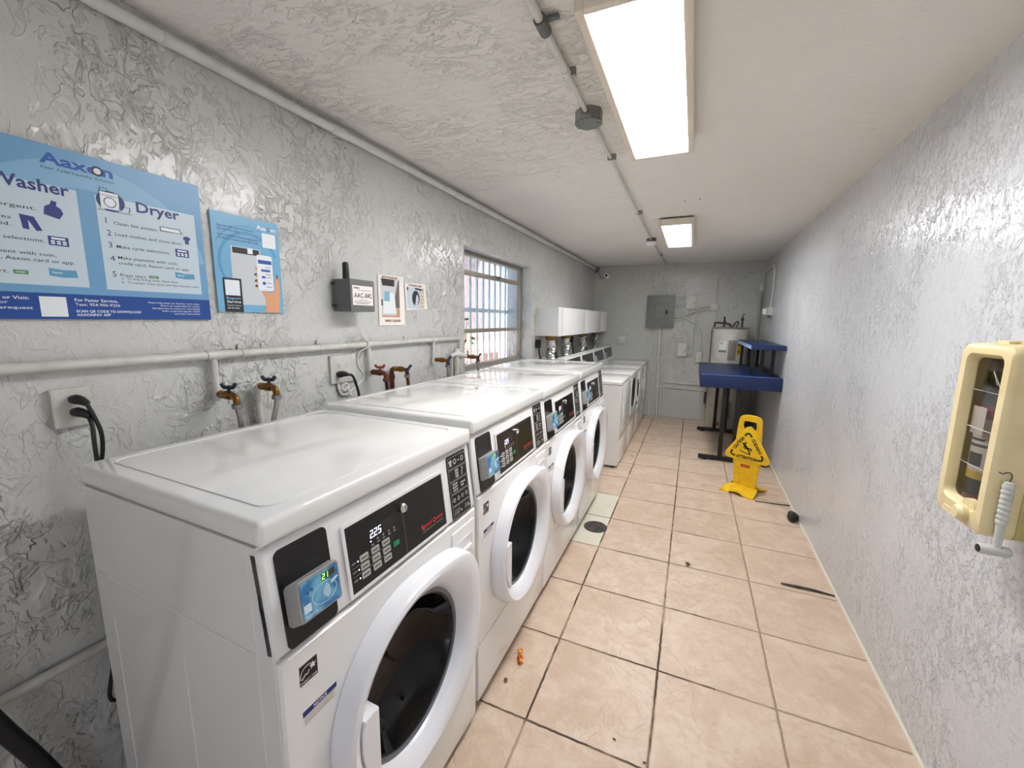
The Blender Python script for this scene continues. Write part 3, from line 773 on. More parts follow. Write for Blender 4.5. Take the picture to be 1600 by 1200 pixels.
def big_poster():
    Y0, Y1, Z0, Z1 = -.874, -.343, 1.383, 1.783
    t = thing('instruction_poster', 'large blue instruction poster headed Washer and Dryer', 'poster', (XL, 0, 0), 0, 'blue posters on the left wall')
    m_ = MB(); m_.box(.004, Y0, Z0, .008, Y1, Z1); m_.build('sheet', M_PB, t)
    a = .0084
    m_ = MB()
    for r0, r1, cy, cz in ((.20, .26, -.60, 1.50), (.36, .44, -.62, 1.42)):
        pts = [(cy+r1*math.cos(x), cz+r1*math.sin(x)) for x in [PI*k/30 for k in range(31)]]
        pin = [(cy+r0*math.cos(x), cz+r0*math.sin(x)) for x in [PI*k/30 for k in range(31)]]
        for i in range(30):
            q = [pts[i], pts[i+1], pin[i+1], pin[i]]
            if all(Y0 < u < Y1 and Z0+.07 < w_ < Z1 for u, w_ in q): flat(m_, q, a-.0002)
    m_.build('swirl_print', M_PB2, t)
    m_ = MB(); fbox(m_, Y0, Z0, Y1, 1.444, a); m_.build('footer_band', M_PNAVY, t)
    m_ = MB(); fbox(m_, -.853, 1.462, -.624, 1.693, a); fbox(m_, -.590, 1.460, -.363, 1.693, a); m_.build('step_panels', M_PPANEL, t)
    b = a+.0003
    n = MB()                                                  # navy print
    n.text('Washer', PX(b, -.637, 1.675), .026, .128, .022, align='RIGHT')
    n.text('Dryer', PX(b, -.506, 1.671), .026, .103, .022)
    for i, z in enumerate((1.628, 1.598, 1.568, 1.534, 1.494)):
        n.text(str(i+1), PX(b, -.575, z), .014); n.text(str(i+1), PX(b, -.845, z), .014)
    flat(n, [(-.687, 1.625), (-.661, 1.618), (-.653, 1.632), (-.656, 1.642), (-.664, 1.648), (-.662, 1.657), (-.671, 1.659), (-.674, 1.650), (-.684, 1.643)], b)
    flat(n, [(-.727, 1.617), (-.704, 1.615), (-.693, 1.586), (-.703, 1.584), (-.714, 1.606), (-.714, 1.585), (-.724, 1.586)], b)
    fbox(n, -.686, 1.556, -.651, 1.577, b); fbox(n, -.423, 1.566, -.388, 1.588, b)
    flat(n, [(-.400, 1.622), (-.393, 1.627), (-.386, 1.627), (-.379, 1.622), (-.383, 1.616), (-.385, 1.617), (-.385, 1.605), (-.395, 1.605), (-.395, 1.617), (-.397, 1.616)], b)
    flat(n, [q for q in ell(-.559, 1.684, .029, .025, 32)], b)
    n.build('navy_print', M_INKN, t)
    k_ = MB()
    k_.text('Aaxon', PX(b, -.681, 1.742), .024, .133, .03); k_.build('maker_lettering', M_INKB, t)
    kk = MB(); s_ = .0078
    kk.text('Your Total Laundry Solution', PX(b, -.680, 1.729), .006, .132, .0, .35)
    for z, tx, l, r in ((1.628, 'Clean lint screen.', -.559, -.462), (1.600, 'Load clothes and close door.', -.559, -.402), (1.569, 'Make cycle selections.', -.559, -.437), (1.541, 'Make payment with coin,', -.559, -.420), (1.527, 'credit card, Aaxon card or app.', -.559, -.391), (1.496, 'Press start.', -.559, -.501)):
        kk.text(tx, PX(b, l, z), s_, r-l, .003)
    for z, tx, l, r in ((1.489, 'a.  To stop drying cycle- Open door', -.557, -.425), (1.479, 'b.  To restart- Close door and select laundry cycle', -.557, -.371)):
        kk.text(tx, PX(b, l, z), .0055, r-l, .004)
    for z, tx, l, r in ((1.630, 'Add detergent.', -.830, -.698), (1.603, 'Load clothes', -.830, -.740), (1.588, 'and close lid.', -.830, -.742), (1.560, 'Make cycle selections.', -.830, -.692), (1.529, 'Make payment with coin,', -.830, -.676), (1.515, 'credit card, Aaxon card or app.', -.830, -.645), (1.485, 'Press start.', -.830, -.757)):
        kk.text(tx, PX(b, l, z), s_, r-l, .003)
    fring(kk, -.5785, 1.751, .0072, .0118, b+.0003)
    # line drawing of a washer with a basket
    for q in ([(-.581, 1.664), (-.581, 1.706)], [(-.581, 1.706), (-.541, 1.706)], [(-.541, 1.706), (-.541, 1.678)], [(-.587, 1.660), (-.517, 1.660)], [(-.581, 1.697), (-.541, 1.697)], [(-.545, 1.664), (-.542, 1.676), (-.520, 1.676), (-.523, 1.663)], [(-.579, 1.706), (-.578, 1.714), (-.565, 1.714), (-.563, 1.706)]):
        kk.tube([(b+.0003, *p_) for p_ in q], .0007, 4)
    fring(kk, -.561, 1.681, .011, .0128, b+.0004)
    for z in (1.637,): kk.tube([(b, -.455, z-.005), (b, -.455, z+.006), (b, -.407, z+.006), (b, -.400, z-.005), (b, -.455, z-.005)], .001, 4)
    kk.build('black_print', M_INKK, t)
    wt = MB(); c = b+.0001
    flat(wt, [(-.580, 1.664), (-.542, 1.664), (-.542, 1.705), (-.580, 1.705)], c)
    wt.prism(ell(-.5785, 1.751, .0072, n=16), b, b+.0002)
    fbox(wt, -.6805, 1.570, -.6565, 1.5745, c); fbox(wt, -.418, 1.581, -.393, 1.585, c)
    for i in range(3):
        for j in range(2): fbox(wt, -.682+i*.010, 1.559+j*.005, -.675+i*.010, 1.5625+j*.005, c); fbox(wt, -.419+i*.010, 1.569+j*.005, -.412+i*.010, 1.5725+j*.005, c)
    fbox(wt, -.453, 1.633, -.408, 1.642, c)
    for z, tx, l, r, h, bd in ((1.428, 'Call or Visit:', -.797, -.733, .0072, .012), (1.418, 'or', -.780, -.766, .0065, .006), (1.406, 'servicerequest', -.815, -.729, .0065, .008), (1.427, 'For Faster Service,', -.656, -.572, .0072, .014), (1.416, 'Text: 954-906-9256', -.656, -.568, .0072, .004), (1.400, 'SCAN QR CODE TO DOWNLOAD', -.656, -.524, .0062, .02), (1.391, 'AAXONPAY APP', -.656, -.590, .0062, .02)):
        wt.text(tx, PX(c, l, z), h, r-l, bd)
    for i, (tx, wd) in enumerate((('Please help keep our laundry room clean.', .132), ("We're not responsible for clothes", .104), ('damaged due to misuse or overloading.', .124), ('Refer to garment tags for washer', .100), ('and dryer instructions.', .070))):
        wt.text(tx, PX(c, -.373, 1.428-i*.0075), .0042, wd, .006, align='RIGHT')
    fbox(wt, -.717, 1.389, -.671, 1.436, c)
    wt.build('white_print', M_INKW, t)
    g = MB(); fbox(g, -.750, 1.484, -.727, 1.493, c); fbox(g, -.495, 1.497, -.473, 1.5045, c); g.build('start_print', mat('print_green', (60, 140, 76), .4), t)
    g = MB(); g.text('START', PX(c+.0002, -.7385, 1.4865), .004, .017, .02, align='CENTER'); g.text('START', PX(c+.0002, -.484, 1.4988), .0035, .015, .02, align='CENTER'); g.build('start_word', M_INKW, t)
    g = MB()
    for u0, w0, u1, w1 in ((-.693, 1.483, -.643, 1.503), (-.430, 1.503, -.378, 1.521)):
        flat(g, [(u0, w0+.002), ((u0+u1)/2, w0-.001), (u1, w0+.001), (u1-.002, w1-.002), ((u0+u1)/2, w1-.003), (u0, w1)], c)
    g.build('card_print', mat('print_cardblue', (92, 160, 200), .4), t)
    g = MB()
    for u, w_ in ((-.688, 1.491), (-.425, 1.510)): g.text('Aaxon', PX(c+.0002, u, w_), .005, .018, .01)
    g.build('card_word', M_INKW, t)
big_poster()

def small_poster():
    Y0, Y1, Z0, Z1 = -.317, -.086, 1.409, 1.723
    t = thing('service_poster', 'smaller blue poster with a hand holding a phone', 'poster', (XL, 0, 0), 0, 'blue posters on the left wall')
    m_ = MB(); m_.box(.004, Y0, Z0, .008, Y1, Z1); m_.build('sheet', mat('poster_blue2', (118, 178, 216), .32), t)
    a, b, c, d = .0084, .0087, .0090, .0093
    m_ = MB(); fring(m_, -.20, 1.57, .096, .106, a-.0001, 40, 20, 260); fring(m_, -.20, 1.57, .122, .125, a-.0001, 40, 48, 150); m_.build('swirl_print', mat('swirl2', (90, 158, 204), .32), t)
    m_ = MB(); flat(m_, [(-.264, 1.434), (-.150, 1.434), (-.158, 1.598), (-.264, 1.598)], a); fbox(m_, -.262, 1.598, -.160, 1.624, a); m_.build('machine_print', mat('print_lightgrey', (206, 210, 216), .4), t)
    m_ = MB(); fbox(m_, -.257, 1.602, -.165, 1.621, b); fbox(m_, -.297, 1.4095, -.236, 1.519, b); m_.build('black_print', mat('ink_soot', (30, 30, 34), .4), t)
    m_ = MB()
    flat(m_, [(-.156, 1.4095), (-.103, 1.4095), (-.098, 1.47), (-.096, 1.50), (-.098, 1.535), (-.104, 1.545), (-.112, 1.53), (-.116, 1.49), (-.128, 1.478), (-.160, 1.487), (-.166, 1.480), (-.154, 1.46)], b)
    for i, w_ in enumerate((1.560, 1.537, 1.516, 1.499)): flat(m_, [(-.186, w_-.004), (-.170, w_-.012), (-.168, w_+.006), (-.182, w_+.005)], c)
    m_.build('hand_print', mat('print_skin', (226, 164, 124), .4), t)
    m_ = MB()
    for i, w_ in enumerate((1.539, 1.518, 1.500)): flat(m_, [(-.190, w_-.004), (-.180, w_-.002), (-.180, w_+.005), (-.187, w_+.003)], d)
    flat(m_, [(-.1065, 1.530), (-.1015, 1.530), (-.1015, 1.545), (-.1055, 1.546)], d); m_.build('nail_print', mat('print_plum', (72, 44, 56), .4), t)
    m_ = MB(); m_.prism(rrect(-.177, 1.485, -.119, 1.607, .009), b+.0002, c+.0002)
    m_.text('Aaxon', PX(c, -.169, 1.692), .014, .072, .03); fbox(m_, -.150, 1.634, -.100, 1.683, c)
    fbox(m_, -.291, 1.463, -.243, 1.513, c); fbox(m_, -.206, 1.605, -.188, 1.624, c)
    m_.text('Service', PX(c, -.289, 1.4385), .0085, .046, .012)
    m_.text('Text for Service', PX(c, -.289, 1.4285), .0045, .045, .004); m_.text('954 906 9256', PX(c, -.289, 1.4195), .0045, .040, .008)
    m_.build('white_print', M_INKW, t)
    m_ = MB(); m_.text('Report', PX(c, -.289, 1.4500), .0085, .046, .012); m_.build('report_word', mat('print_sky', (120, 190, 230), .4), t)
    m_ = MB(); e = d+.0003
    fbox(m_, -.172, 1.577, -.122, 1.590, e); fbox(m_, -.163, 1.551, -.129, 1.559, e); fbox(m_, -.162, 1.528, -.149, 1.536, e); m_.prism(ell(-.155, 1.511, .006, n=12), d, e)
    m_.build('phone_print', M_INKB, t)
    m_ = MB()
    for w_, tx, l, r in ((1.679, 'Scan the QR code to download', -.300, -.178), (1.669, 'the AaxonPay App.', -.299, -.228), (1.651, 'Start machines by entering machine', -.300, -.157), (1.641, 'number or scanning the QR code.', -.299, -.165)):
        m_.text(tx, PX(b, l, w_), .006, r-l, .004)
    for w_ in (1.566, 1.541, 1.531, 1.511, 1.498): fbox(m_, -.147, w_, -.126, w_+.0018, e)
    ring2d(m_, -.1245, 1.697, .0038, .0066, c+.0001, c+.0003, 20)
    m_.build('navy_print', M_INKN, t)
small_poster()

def photo_notice(lab, pts, ph, texts, kind):
    t = thing('photo_notice', lab, 'notice', (XL, 0, 0), 0, 'taped photo notices')
    m_ = MB(); m_.hull([[(.003, *p_) for p_ in pts], [(.0045, *p_) for p_ in pts]]); m_.build('sheet', M_PAPER, t)
    (u0, w0, u1, w1) = ph; a, b, c, d = .0049, .0052, .0055, .0058
    U = lambda x: u0+(u1-u0)*x
    V = lambda y: w0+(w1-w0)*y
    def poly(name, rgb, *ps):
        q = MB()
        for p_, x in ps: flat(q, [(U(i), V(j)) for i, j in p_], x)
        q.build(name, mat('photo_'+name+kind, rgb, .45), t)
    R = lambda x0, y0, x1, y1: [(x0, y0), (x1, y0), (x1, y1), (x0, y1)]
    if kind == 'a':
        poly('photo_print', (206, 208, 208), (R(0, 0, 1, 1), a))
        poly('dark_areas', (48, 44, 44), ([(.08, .82), (.72, .82), (.74, 1), (.02, 1)], b), (R(0, .30, .07, .46), b))
        poly('side_shade', (112, 98, 98), ([(.76, .24), (1, .24), (1, 1), (.94, 1), (.74, .55)], b))
        poly('drawer_print', (232, 236, 236), ([(.08, .10), (.80, .10), (.72, .64), (.18, .64)], b))
        poly('softener_cup', (126, 182, 208), ([(.15, .42), (.45, .42), (.46, .68), (.18, .68)], c))
        poly('floor_print', (206, 160, 132), ([(.80, .0), (1, .0), (1, .26), (.82, .26)], c), (R(0, 0, .8, .05), c))
    else:
        poly('photo_print', (196, 206, 214), (R(0, 0, 1, 1), a))
        poly('wire_shelf', (214, 204, 186), ([(.72, .05), (1, .02), (1, .95), (.80, .98)], b))
        poly('shelf_gaps', (150, 138, 120), *[(R(.76, .10+i*.17, .98, .13+i*.17), c) for i in range(5)])
        q = MB(); q.prism(ell(U(.50), V(.50), (u1-u0)*.215, (w1-w0)*.36, 20), b, c); q.build('porthole', mat('ink_soot', (30, 30, 34)), t)
        q = MB(); q.prism([(U(i), V(j)) for i, j in ((.42, .08), (.56, .06), (.66, .45), (.60, .70), (.52, .60), (.48, .35))], c, d); q.build('linen_print', mat('photo_linen', (206, 200, 216), .5), t)
        poly('dark_areas', (70, 72, 74), (R(.0, .84, .08, 1), b), ([(.42, .92), (.80, .86), (.98, .94), (.5, 1)], b))
    q = MB()
    for tx, uc, w_, wd, h in texts: q.text(tx, PX(d, uc, w_), h, wd, .03, align='CENTER')
    q.build('handwriting', mat('marker_red', (132, 44, 40), .6), t)
photo_notice('tall taped photo notice saying NO POWDER, ONLY LIQUID', [(.431, 1.359), (.630, 1.357), (.624, 1.608), (.432, 1.602)], (.450, 1.399, .588, 1.586), [('NO POWDER', .518, 1.589, .118, .010), ('ONLY LIQUID', .532, 1.376, .120, .011)], 'a')
photo_notice('small square taped photo notice saying POWDER HERE', [(.645, 1.437), (.832, 1.447), (.814, 1.587), (.632, 1.577)], (.650, 1.447, .805, 1.560), [('POWDER HERE', .725, 1.565, .115, .009)], 'b')

# ---- grey transmitter box
t = thing('transmitter_box', 'grey wall box with a stubby black antenna and AAC-842 label', 'wall box', (XL, .146, 1.42))
m_ = MB(); m_.box(.008, 0, 0, .105, .142, .134, .006, 3); m_.build('housing', M_GREY_BOX, t)
m_ = MB(); m_.prism(rrect(.0005, .0005, .1415, .1335, .006), .1052, .109, 'x', .0025); m_.build('cover', mat('router_cover', (104, 105, 105), .4), t)
m_ = MB(); m_.box(0, .02, .022, .008, .12, .112, .001); m_.build('backplate', M_BLACKM, t)
m_ = MB(); m_.lathe([(.008, .134), (.0135, .136), (.0135, .150), (.0125, .195), (.010, .202), (.004, .204)], (.062, .028, 0), 'z', 18); m_.build('antenna', M_RUBBER, t)
m_ = MB(); m_.prism(rrect(.012, .027, .130, .108, .001), .1092, .1098); lo = m_.build('label_plate', M_PAPER, t)
m_ = MB(); m_.text('AAC-842', PX(.1102, .071, .058), .020, .104, .012, align='CENTER')
for w_, x0, x1 in ((.048, .045, .095), (.042, .02, .118), (.037, .02, .112), (.033, .03, .1), (.088, .04, .118)): fbox(m_, x0, w_, x1, w_+.0014, .1102)
m_.build('label_print', M_INKK, lo)
m_ = MB(); fbox(m_, .018, .095, .05, .101, .1102); m_.build('label_mark', mat('ink_mid', (110, 120, 160), .5), lo)
for w_ in (.025, .115):
    m_ = MB(); m_.lathe([(.006, 0), (.006, .012), (.003, .014)], (.02, -.010, w_), 'x', 10); m_.build('screw', M_BLACKM, t)
t = thing('white_cable', 'thin white cable hanging from the grey antenna box', 'cable', (XL, .31, 1.42))
m_ = MB(); m_.tube([(.05, -.05, .004), (.035, -.02, -.03), (.012, -.004, -.09), (.038, .004, -.138), (.040, -.006, -.160), (.016, -.032, -.182), (.006, -.034, -.237), (.008, .004, -.293), (.008, -.030, -.325), (.008, -.070, -.344), (.012, -.10, -.36)], .0024, 6, 6); m_.build('cable_run', M_WHITEPAINT, t)
t = thing('painted_cable_knot', 'crumpled knot of painted cable below the four-way outlet', 'cable', (XL, .178, 1.085))
m_ = MB()
m_.tube([(.003, -.02, .03), (.014, -.028, .005), (.012, -.015, -.022), (.016, .010, -.028), (.012, .028, -.015), (.015, .022, .012), (.02, .004, .022), (.016, -.012, .008), (.02, .0, -.008), (.022, .014, .002), (.014, .03, -.03), (.008, .045, -.034)], .0045, 7, 5)
m_.build('knot', M_WHITEPAINT, t)
m_ = MB(); m_.lathe([(.024, 0), (.027, .004), (.022, .012), (.012, .018), (.001, .02)], (0, 0, 0), 'x', 14); m_.build('hole_plug', mat('plaster_lump', (190, 182, 174), .8), t)

# ---- supply pipes and hose bibs
t = thing('water_pipe', 'long painted water pipe along the left wall with branches', 'pipe', (XL, 0, 1.272))
m_ = MB(); m_.tube([(.022, -1.9, 0), (.022, 1.150, 0), (.022, 1.163, -.006), (.022, 1.167, -.02), (.022, 1.167, -.4)], .0135, 14); m_.build('main_run', M_PIPE, t)
for y, z in ((-.357, -.124), (.332, -.130), (.862, -.117)):
    m_ = MB(); m_.tube([(.022, y, 0), (.022, y, z)], .0105, 12).lathe([(.0145, -.03), (.0145, .0)], (.022, y, z+.008), 'z', 12).lathe([(.0165, -.02), (.0165, .02)], (.022, y, 0), 'y', 14); m_.build('branch_pipe', M_PIPE, t)
for y in (-1.3, -.26, .06, .62):
    m_ = MB(); ring2d(m_, .022, 0, .0132, .0155, y-.008, y+.008, 14, axis='y'); m_.box(0, y-.008, .010, .010, y+.008, .03, .002); m_.build('clamp', M_PIPE, t)
def riser(lab, y, top, m_pipe, r):
    t = thing('riser_pipe', lab, 'pipe', (XL, y, 0), 0, 'riser pipes behind the washers')
    m_ = MB(); m_.tube([(.022, 0, .02), (.022, 0, top-.02), (.025, 0, top-.006), (.036, 0, top), (.046, 0, top)], r, 12).lathe([(r+.004, top-.055), (r+.004, top-.03)], (.022, 0, 0), 'z', 12)
    m_.build('pipe_run', m_pipe, t)
    m_ = MB(); ring2d(m_, .022, 0, r, r+.003, top-.125, top-.11, 12, axis='z'); m_.box(0, -.02, top-.125, .012, .02, top-.11, .002); m_.build('clamp', M_PIPE, t)
riser('painted riser pipe behind the nearest washer', -.222, 1.155, M_PIPE, .011)
riser('old copper riser pipe behind the second washer', .488, 1.142, M_COPPER, .0115)
def bib(lab, y, z, body, handle, turn=0, out=0.0):
    t = thing('hose_bib', lab, 'faucet', (XL+.030+out, y, z), 0, 'washer hose bibs')
    m_ = MB(); m_.lathe([(.009, 0), (.009, .012), (.013, .013), (.013, .026), (.010, .028), (.010, .036), (.014, .038), (.0145, .060), (.011, .066)], (0, 0, 0), 'x', 14)
    m_.tube([(.055, 0, 0), (.075, 0, -.001), (.086, 0, -.008), (.089, 0, -.026)], .0105, 12, 3); m_.build('valve_body', body, t)
    h = MB()
    if turn == 0:
        h.lathe([(.005, .012), (.005, .022), (.008, .023), (.008, .03), (.003, .032)], (.055, 0, 0), 'z', 10)
        for s_ in (-1, 1): h.tube([(.055, 0, .024), (.055+.014*s_, .006*s_, .027), (.055+.020*s_, .009*s_, .038)], [.006, .0065, .006], 8, 4)
    else:
        h.lathe([(.006, .0), (.006, .014), (.009, .015), (.009, .024), (.003, .026)], (.074, 0, 0), 'x', 10)
        for s_ in (-1, 1): h.tube([(.094, 0, 0), (.098, .010*s_, .014*s_), (.106, .013*s_, .021*s_)], [.006, .0065, .006], 8, 4)
    h.build('handle', handle, t)
    m_ = MB(); m_.lathe([(.0125, -.040), (.0155, -.038), (.0155, -.026), (.012, -.024)], (.089, 0, 0), 'z', 12); m_.build('coupling_nut', M_STEEL if body is not M_COPPER else body, t)
    return t
def hose(lab, y, z, m_h, dy=.01):
    t = thing('supply_hose', lab, 'hose', (XL+.119, y, z-.040), 0, 'supply hoses behind the washers')
    m_ = MB(); m_.tube([(0, 0, 0), (.0, dy*.3, -.03), (-.006, dy, -.10), (-.022, dy*1.2, -.22), (-.03, dy*1.2, -.42)], .0078, 10, 6); m_.build('hose_run', m_h, t)
def braid():
    m_ = mat('braided_steel', (168, 160, 150), .32, .9); k = N(m_)
    wv = k.n('ShaderNodeTexWave', wave_type='BANDS', bands_direction='Z'); wv.inputs['Scale'].default_value = 90; wv.inputs['Distortion'].default_value = 3
    k.l(k.coords(), wv.inputs[0]); k.l(k.mixc(wv.outputs[1], lin(122, 108, 94), lin(206, 202, 196)), k.b.inputs['Base Color']); return m_
M_BRAID = braid()
for i, (y, z, body, hd, turn, lab, hm, hl, dy) in enumerate((
    (-.357, 1.148, M_BRASS, M_HANDLE, 0, 'brass hose bib with blue handle, nearest the camera', M_BRAID, 'braided hose under the nearest hose bib', .012),
    (-.222, 1.155, M_BRASS, M_HANDLE, 0, 'brass hose bib with blue handle on the painted riser pipe', M_BRAID, 'braided hose leaning left under the second hose bib', -.022),
    (.332, 1.142, M_COPPER, M_REDHANDLE, 0, 'tarnished hose bib with a faded red handle', M_RUBBER, 'black rubber hose under the red-handled hose bib', .014),
    (.488, 1.142, M_BRASS, M_HANDLE, 1, 'hose bib with dark handle on the copper riser pipe', M_COPPER, 'thin brown hose beside the copper riser pipe', .016),
    (.862, 1.156, M_BRASS, M_HANDLE, 1, 'brass hose bib with blue handle, left of the window', M_BRAID, 'braided hose under the hose bib left of the window', .012))):
    bib(lab, y, z, body, hd, turn); hose(hl, y, z, hm, dy)
bib('brass hose bib in front of the window corner', 1.192, 1.150, M_BRASS, M_BLACKM, 1, .02)
t = thing('supply_hose', 'braided hose in front of the window corner', 'hose', (XL+.139, 1.192, 1.110), 0, 'supply hoses behind the washers')
m_ = MB(); m_.tube([(0, 0, 0), (.0, .003, -.03), (-.006, .01, -.10), (-.012, .012, -.3)], .0078, 10, 6); m_.build('hose_run', M_BRAID, t)
t = thing('standpipe', 'painted standpipe with a cross fitting beside the window', 'pipe', (XL, 1.118, 0))
m_ = MB(); m_.tube([(.025, 0, .02), (.025, 0, 1.20)], .017, 14).lathe([(.021, 0), (.021, .05)], (.025, 0, 1.09), 'z', 14); m_.build('upright', M_PIPE, t)
m_ = MB(); m_.tube([(.03, -.085, 1.165), (.034, -.03, 1.172), (.044, .015, 1.166), (.058, .062, 1.152)], [.010, .016, .017, .012], 12, 4); m_.lathe([(.019, 1.15), (.02, 1.19), (.012, 1.205), (.002, 1.208)], (.027, 0, 0), 'z', 12); m_.build('cross_fitting', mat('lumpy_paint', (214, 210, 206), .45), t)
m_ = MB(); m_.tube([(.022, -.055, .02), (.022, -.055, 1.165)], .008, 10); m_.build('side_pipe', M_PIPE, t)

# ---- outlets and their cords
def plate_holes(mb, u, w_, x):
    for du in (-.006, .006): fbox(mb, u+du-.0011, w_, u+du+.0011, w_+.008, x)
    flat(mb, ell(u, w_-.006, .0026, n=8), x)
t = thing('outlet_box', 'painted outlet box near the camera with two black plugs', 'outlet', (XL, -.689, 1.167))
m_ = MB(); m_.box(0, -.039, -.048, .018, .034, .048, .003); m_.build('cover_plate', M_PIPE, t)
for i, (z, lab, p0) in enumerate(((.018, 'upper black plug and cord in the near outlet box', 0), (-.014, 'lower black plug and cord in the near outlet box', 1))):
    t = thing('power_cord', lab, 'power cord', (XL+.019, -.689, 1.167+z), 0, 'black washer power cords')
    m_ = MB(); m_.tube([(0, 0, .002), (.016, 0, .003), (.030, .004, .0), (.040, .010, -.008)], [.011, .0125, .0105, .007], 10, 3); m_.build('plug', M_RUBBER, t)
    if i == 0: pts = [(.038, .009, -.007), (.046, .016, -.04), (.048, .024, -.085), (.044, .022, -.135), (.038, .010, -.20), (.034, -.005, -.30), (.030, -.012, -.42), (.026, -.008, -.60), (.022, -.012, -.72), (.030, -.030, -.80), (.034, -.012, -.825), (.034, .05, -.84)]
    else: pts = [(.038, .009, -.007), (.052, .008, -.03), (.060, .004, -.07), (.060, .004, -.11), (.056, .006, -.15), (.052, .03, -.25), (.046, .07, -.5)]
    m_ = MB(); m_.tube(pts, .0048, 8, 6); m_.build('cord', M_RUBBER, t)
t = thing('outlet_plate', 'four-way white outlet plate behind the second washer', 'outlet', (XL, .184, 1.170))
m_ = MB(); m_.box(0, -.072, -.058, .014, .072, .062, .003); m_.build('cover_plate', M_PIPE, t)
m_ = MB()
for u in (-.030, .012): plate_holes(m_, u, .016, .0145); plate_holes(m_, u, -.022, .0145)
m_.build('sockets', M_INKK, t)
t = thing('power_cord', 'single black plug and cord in the four-way outlet', 'power cord', (XL+.016, .150, 1.150), 0, 'black washer power cords')
m_ = MB(); m_.tube([(0, 0, .0), (.014, 0, .002), (.030, .004, .004), (.046, .012, .0)], [.013, .0145, .012, .006], 10, 3); m_.build('plug', M_RUBBER, t)
m_ = MB(); m_.tube([(.040, .010, .002), (.054, .026, -.006), (.058, .042, -.05), (.058, .055, -.11), (.05, .06, -.2), (.04, .06, -.4)], .0055, 8, 6); m_.build('cord', M_RUBBER, t)
t = thing('low_pipe', 'pale painted pipe low on the left wall beside the nearest washer', 'pipe', (XL, 0, .515))
m_ = MB(); m_.tube([(.016, -1.9, 0), (.016, .6, 0)], .0125, 12); m_.build('pipe_run', M_PIPE, t)
t = thing('drain_hose', 'black hose leaning at the lower left corner', 'hose', (XL, -.9, 0))
m_ = MB(); m_.tube([(.04, .16, .016), (.05, .12, .06), (.066, .045, .33), (.07, -.005, .49), (.06, -.055, .66), (.045, -.10, .8)], .017, 12, 6); m_.build('hose_run', M_RUBBER, t)

# ================================================================== CEILING CONDUITS
t = thing('ceiling_edge_conduit', 'long painted conduit along the left wall under the ceiling', 'conduit', (XL, 0, 2.146))
m_ = MB(); m_.tube([(.024, -1.9, 0), (.024, 5.08, 0)], .0165, 14); m_.build('conduit_run', M_CONDUIT, t)
for y in (.21, 2.2, 3.9):
    m_ = MB(); m_.lathe([(.019, -.035), (.019, .035)], (.024, y, 0), 'y', 14); m_.build('coupling', M_CONDUIT, t)
for y in (-.4, 1.1, 3.0):
    m_ = MB(); m_.box(0, y-.008, -.028, .006, y+.008, .028, .001); ring2d(m_, .024, 0, .0165, .0185, y-.008, y+.008, 14, axis='y'); m_.build('clamp', M_CONDUIT, t)
m_ = MB(); m_.tube([(.024, 5.04, 0), (.026, 5.08, -.002), (.032, 5.10, -.02), (.034, 5.105, -.055)], .020, 12, 4); m_.build('end_elbow', M_PANEL_GREY, t)
m_ = MB(); m_.box(.0, 5.085, .018, .07, 5.115, .026, .002).box(.058, 5.085, -.03, .066, 5.115, .02, .002); m_.build('elbow_bracket', M_BLACKM, t)
t = thing('security_camera', 'small white round security camera on the back wall', 'camera', (-.785, YB, 2.045))
m_ = MB(); m_.lathe([(.034, 0), (.034, -.012), (.026, -.018), (.026, -.03)], (0, 0, 0), 'y', 20); m_.build('mount', M_WHITEPAINT, t)
m_ = MB(); m_.lathe([(.022, -.028), (.031, -.036), (.034, -.06), (.030, -.080), (.020, -.086)], (0, 0, .004), 'y', 20); m_.build('housing', M_WHITEPAINT, t)
m_ = MB(); m_.lathe([(.017, -.083), (.015, -.09), (.001, -.092)], (0, 0, .004), 'y', 16); m_.build('lens', M_BLACK, t)
m_ = MB(); m_.tube([(-.02, -.02, -.012), (-.05, -.02, -.024), (-.085, -.02, -.030), (-.10, -.03, -.0), (-.105, -.04, .03), (-.11, -.05, .055)], .005, 8, 5); m_.build('lead', M_GREY_BOX, t)

t = thing('ceiling_conduit', 'painted conduit along the ceiling to the breaker panel', 'conduit', (.012, 0, HC))
m_ = MB(); m_.tube([(.004, -1.8, -.018), (.002, .235, -.018)], .0115, 12); m_.build('thick_run', M_CONDUIT, t)
m_ = MB(); m_.tube([(.002, .235, -.017), (.0, .475, -.017)], .0085, 12); m_.build('short_run', M_CONDUIT, t)
m_ = MB(); m_.tube([(.004, .58, -.015), (-.006, 3.15, -.015)], .0075, 10); m_.build('middle_run', M_CONDUIT, t)
m_ = MB(); m_.tube([(-.006, 3.26, -.015), (.016, 5.06, -.015), (.018, 5.11, -.018), (.010, 5.138, -.035), (-.008, 5.145, -.07), (-.012, 5.145, -.12), (-.012, 5.145, -.444)], .009, 10); m_.build('wall_drop', M_CONDUIT, t)
m_ = MB(); m_.lathe([(.0165, -.028), (.0165, .028)], (.003, -.012, -.019), 'y', 12); m_.box(.012, -.022, -.014, .05, -.008, -.004, .003); m_.build('set_screw_coupling', M_GREY_BOX, t)
for y in (.22,): m_ = MB(); m_.lathe([(.0135, -.015), (.0135, .015)], (.002, y, -.018), 'y', 12); m_.build('coupling', M_CONDUIT, t)
for y in (.232, .98, 2.1, 4.2):
    m_ = MB(); m_.box(-.012, y-.007, -.026, .03, y+.007, 0, .004); m_.build('clamp', M_STEEL, t)
t = thing('junction_box', 'round grey junction box on the ceiling conduit', 'junction box', (.014, .527, HC))
oc = [(.052*math.cos(PI/8+k*PI/4), .052*math.sin(PI/8+k*PI/4)) for k in range(8)]
m_ = MB(); m_.prism(oc, -.042, 0, 'z'); m_.build('box_body', M_STEEL, t)
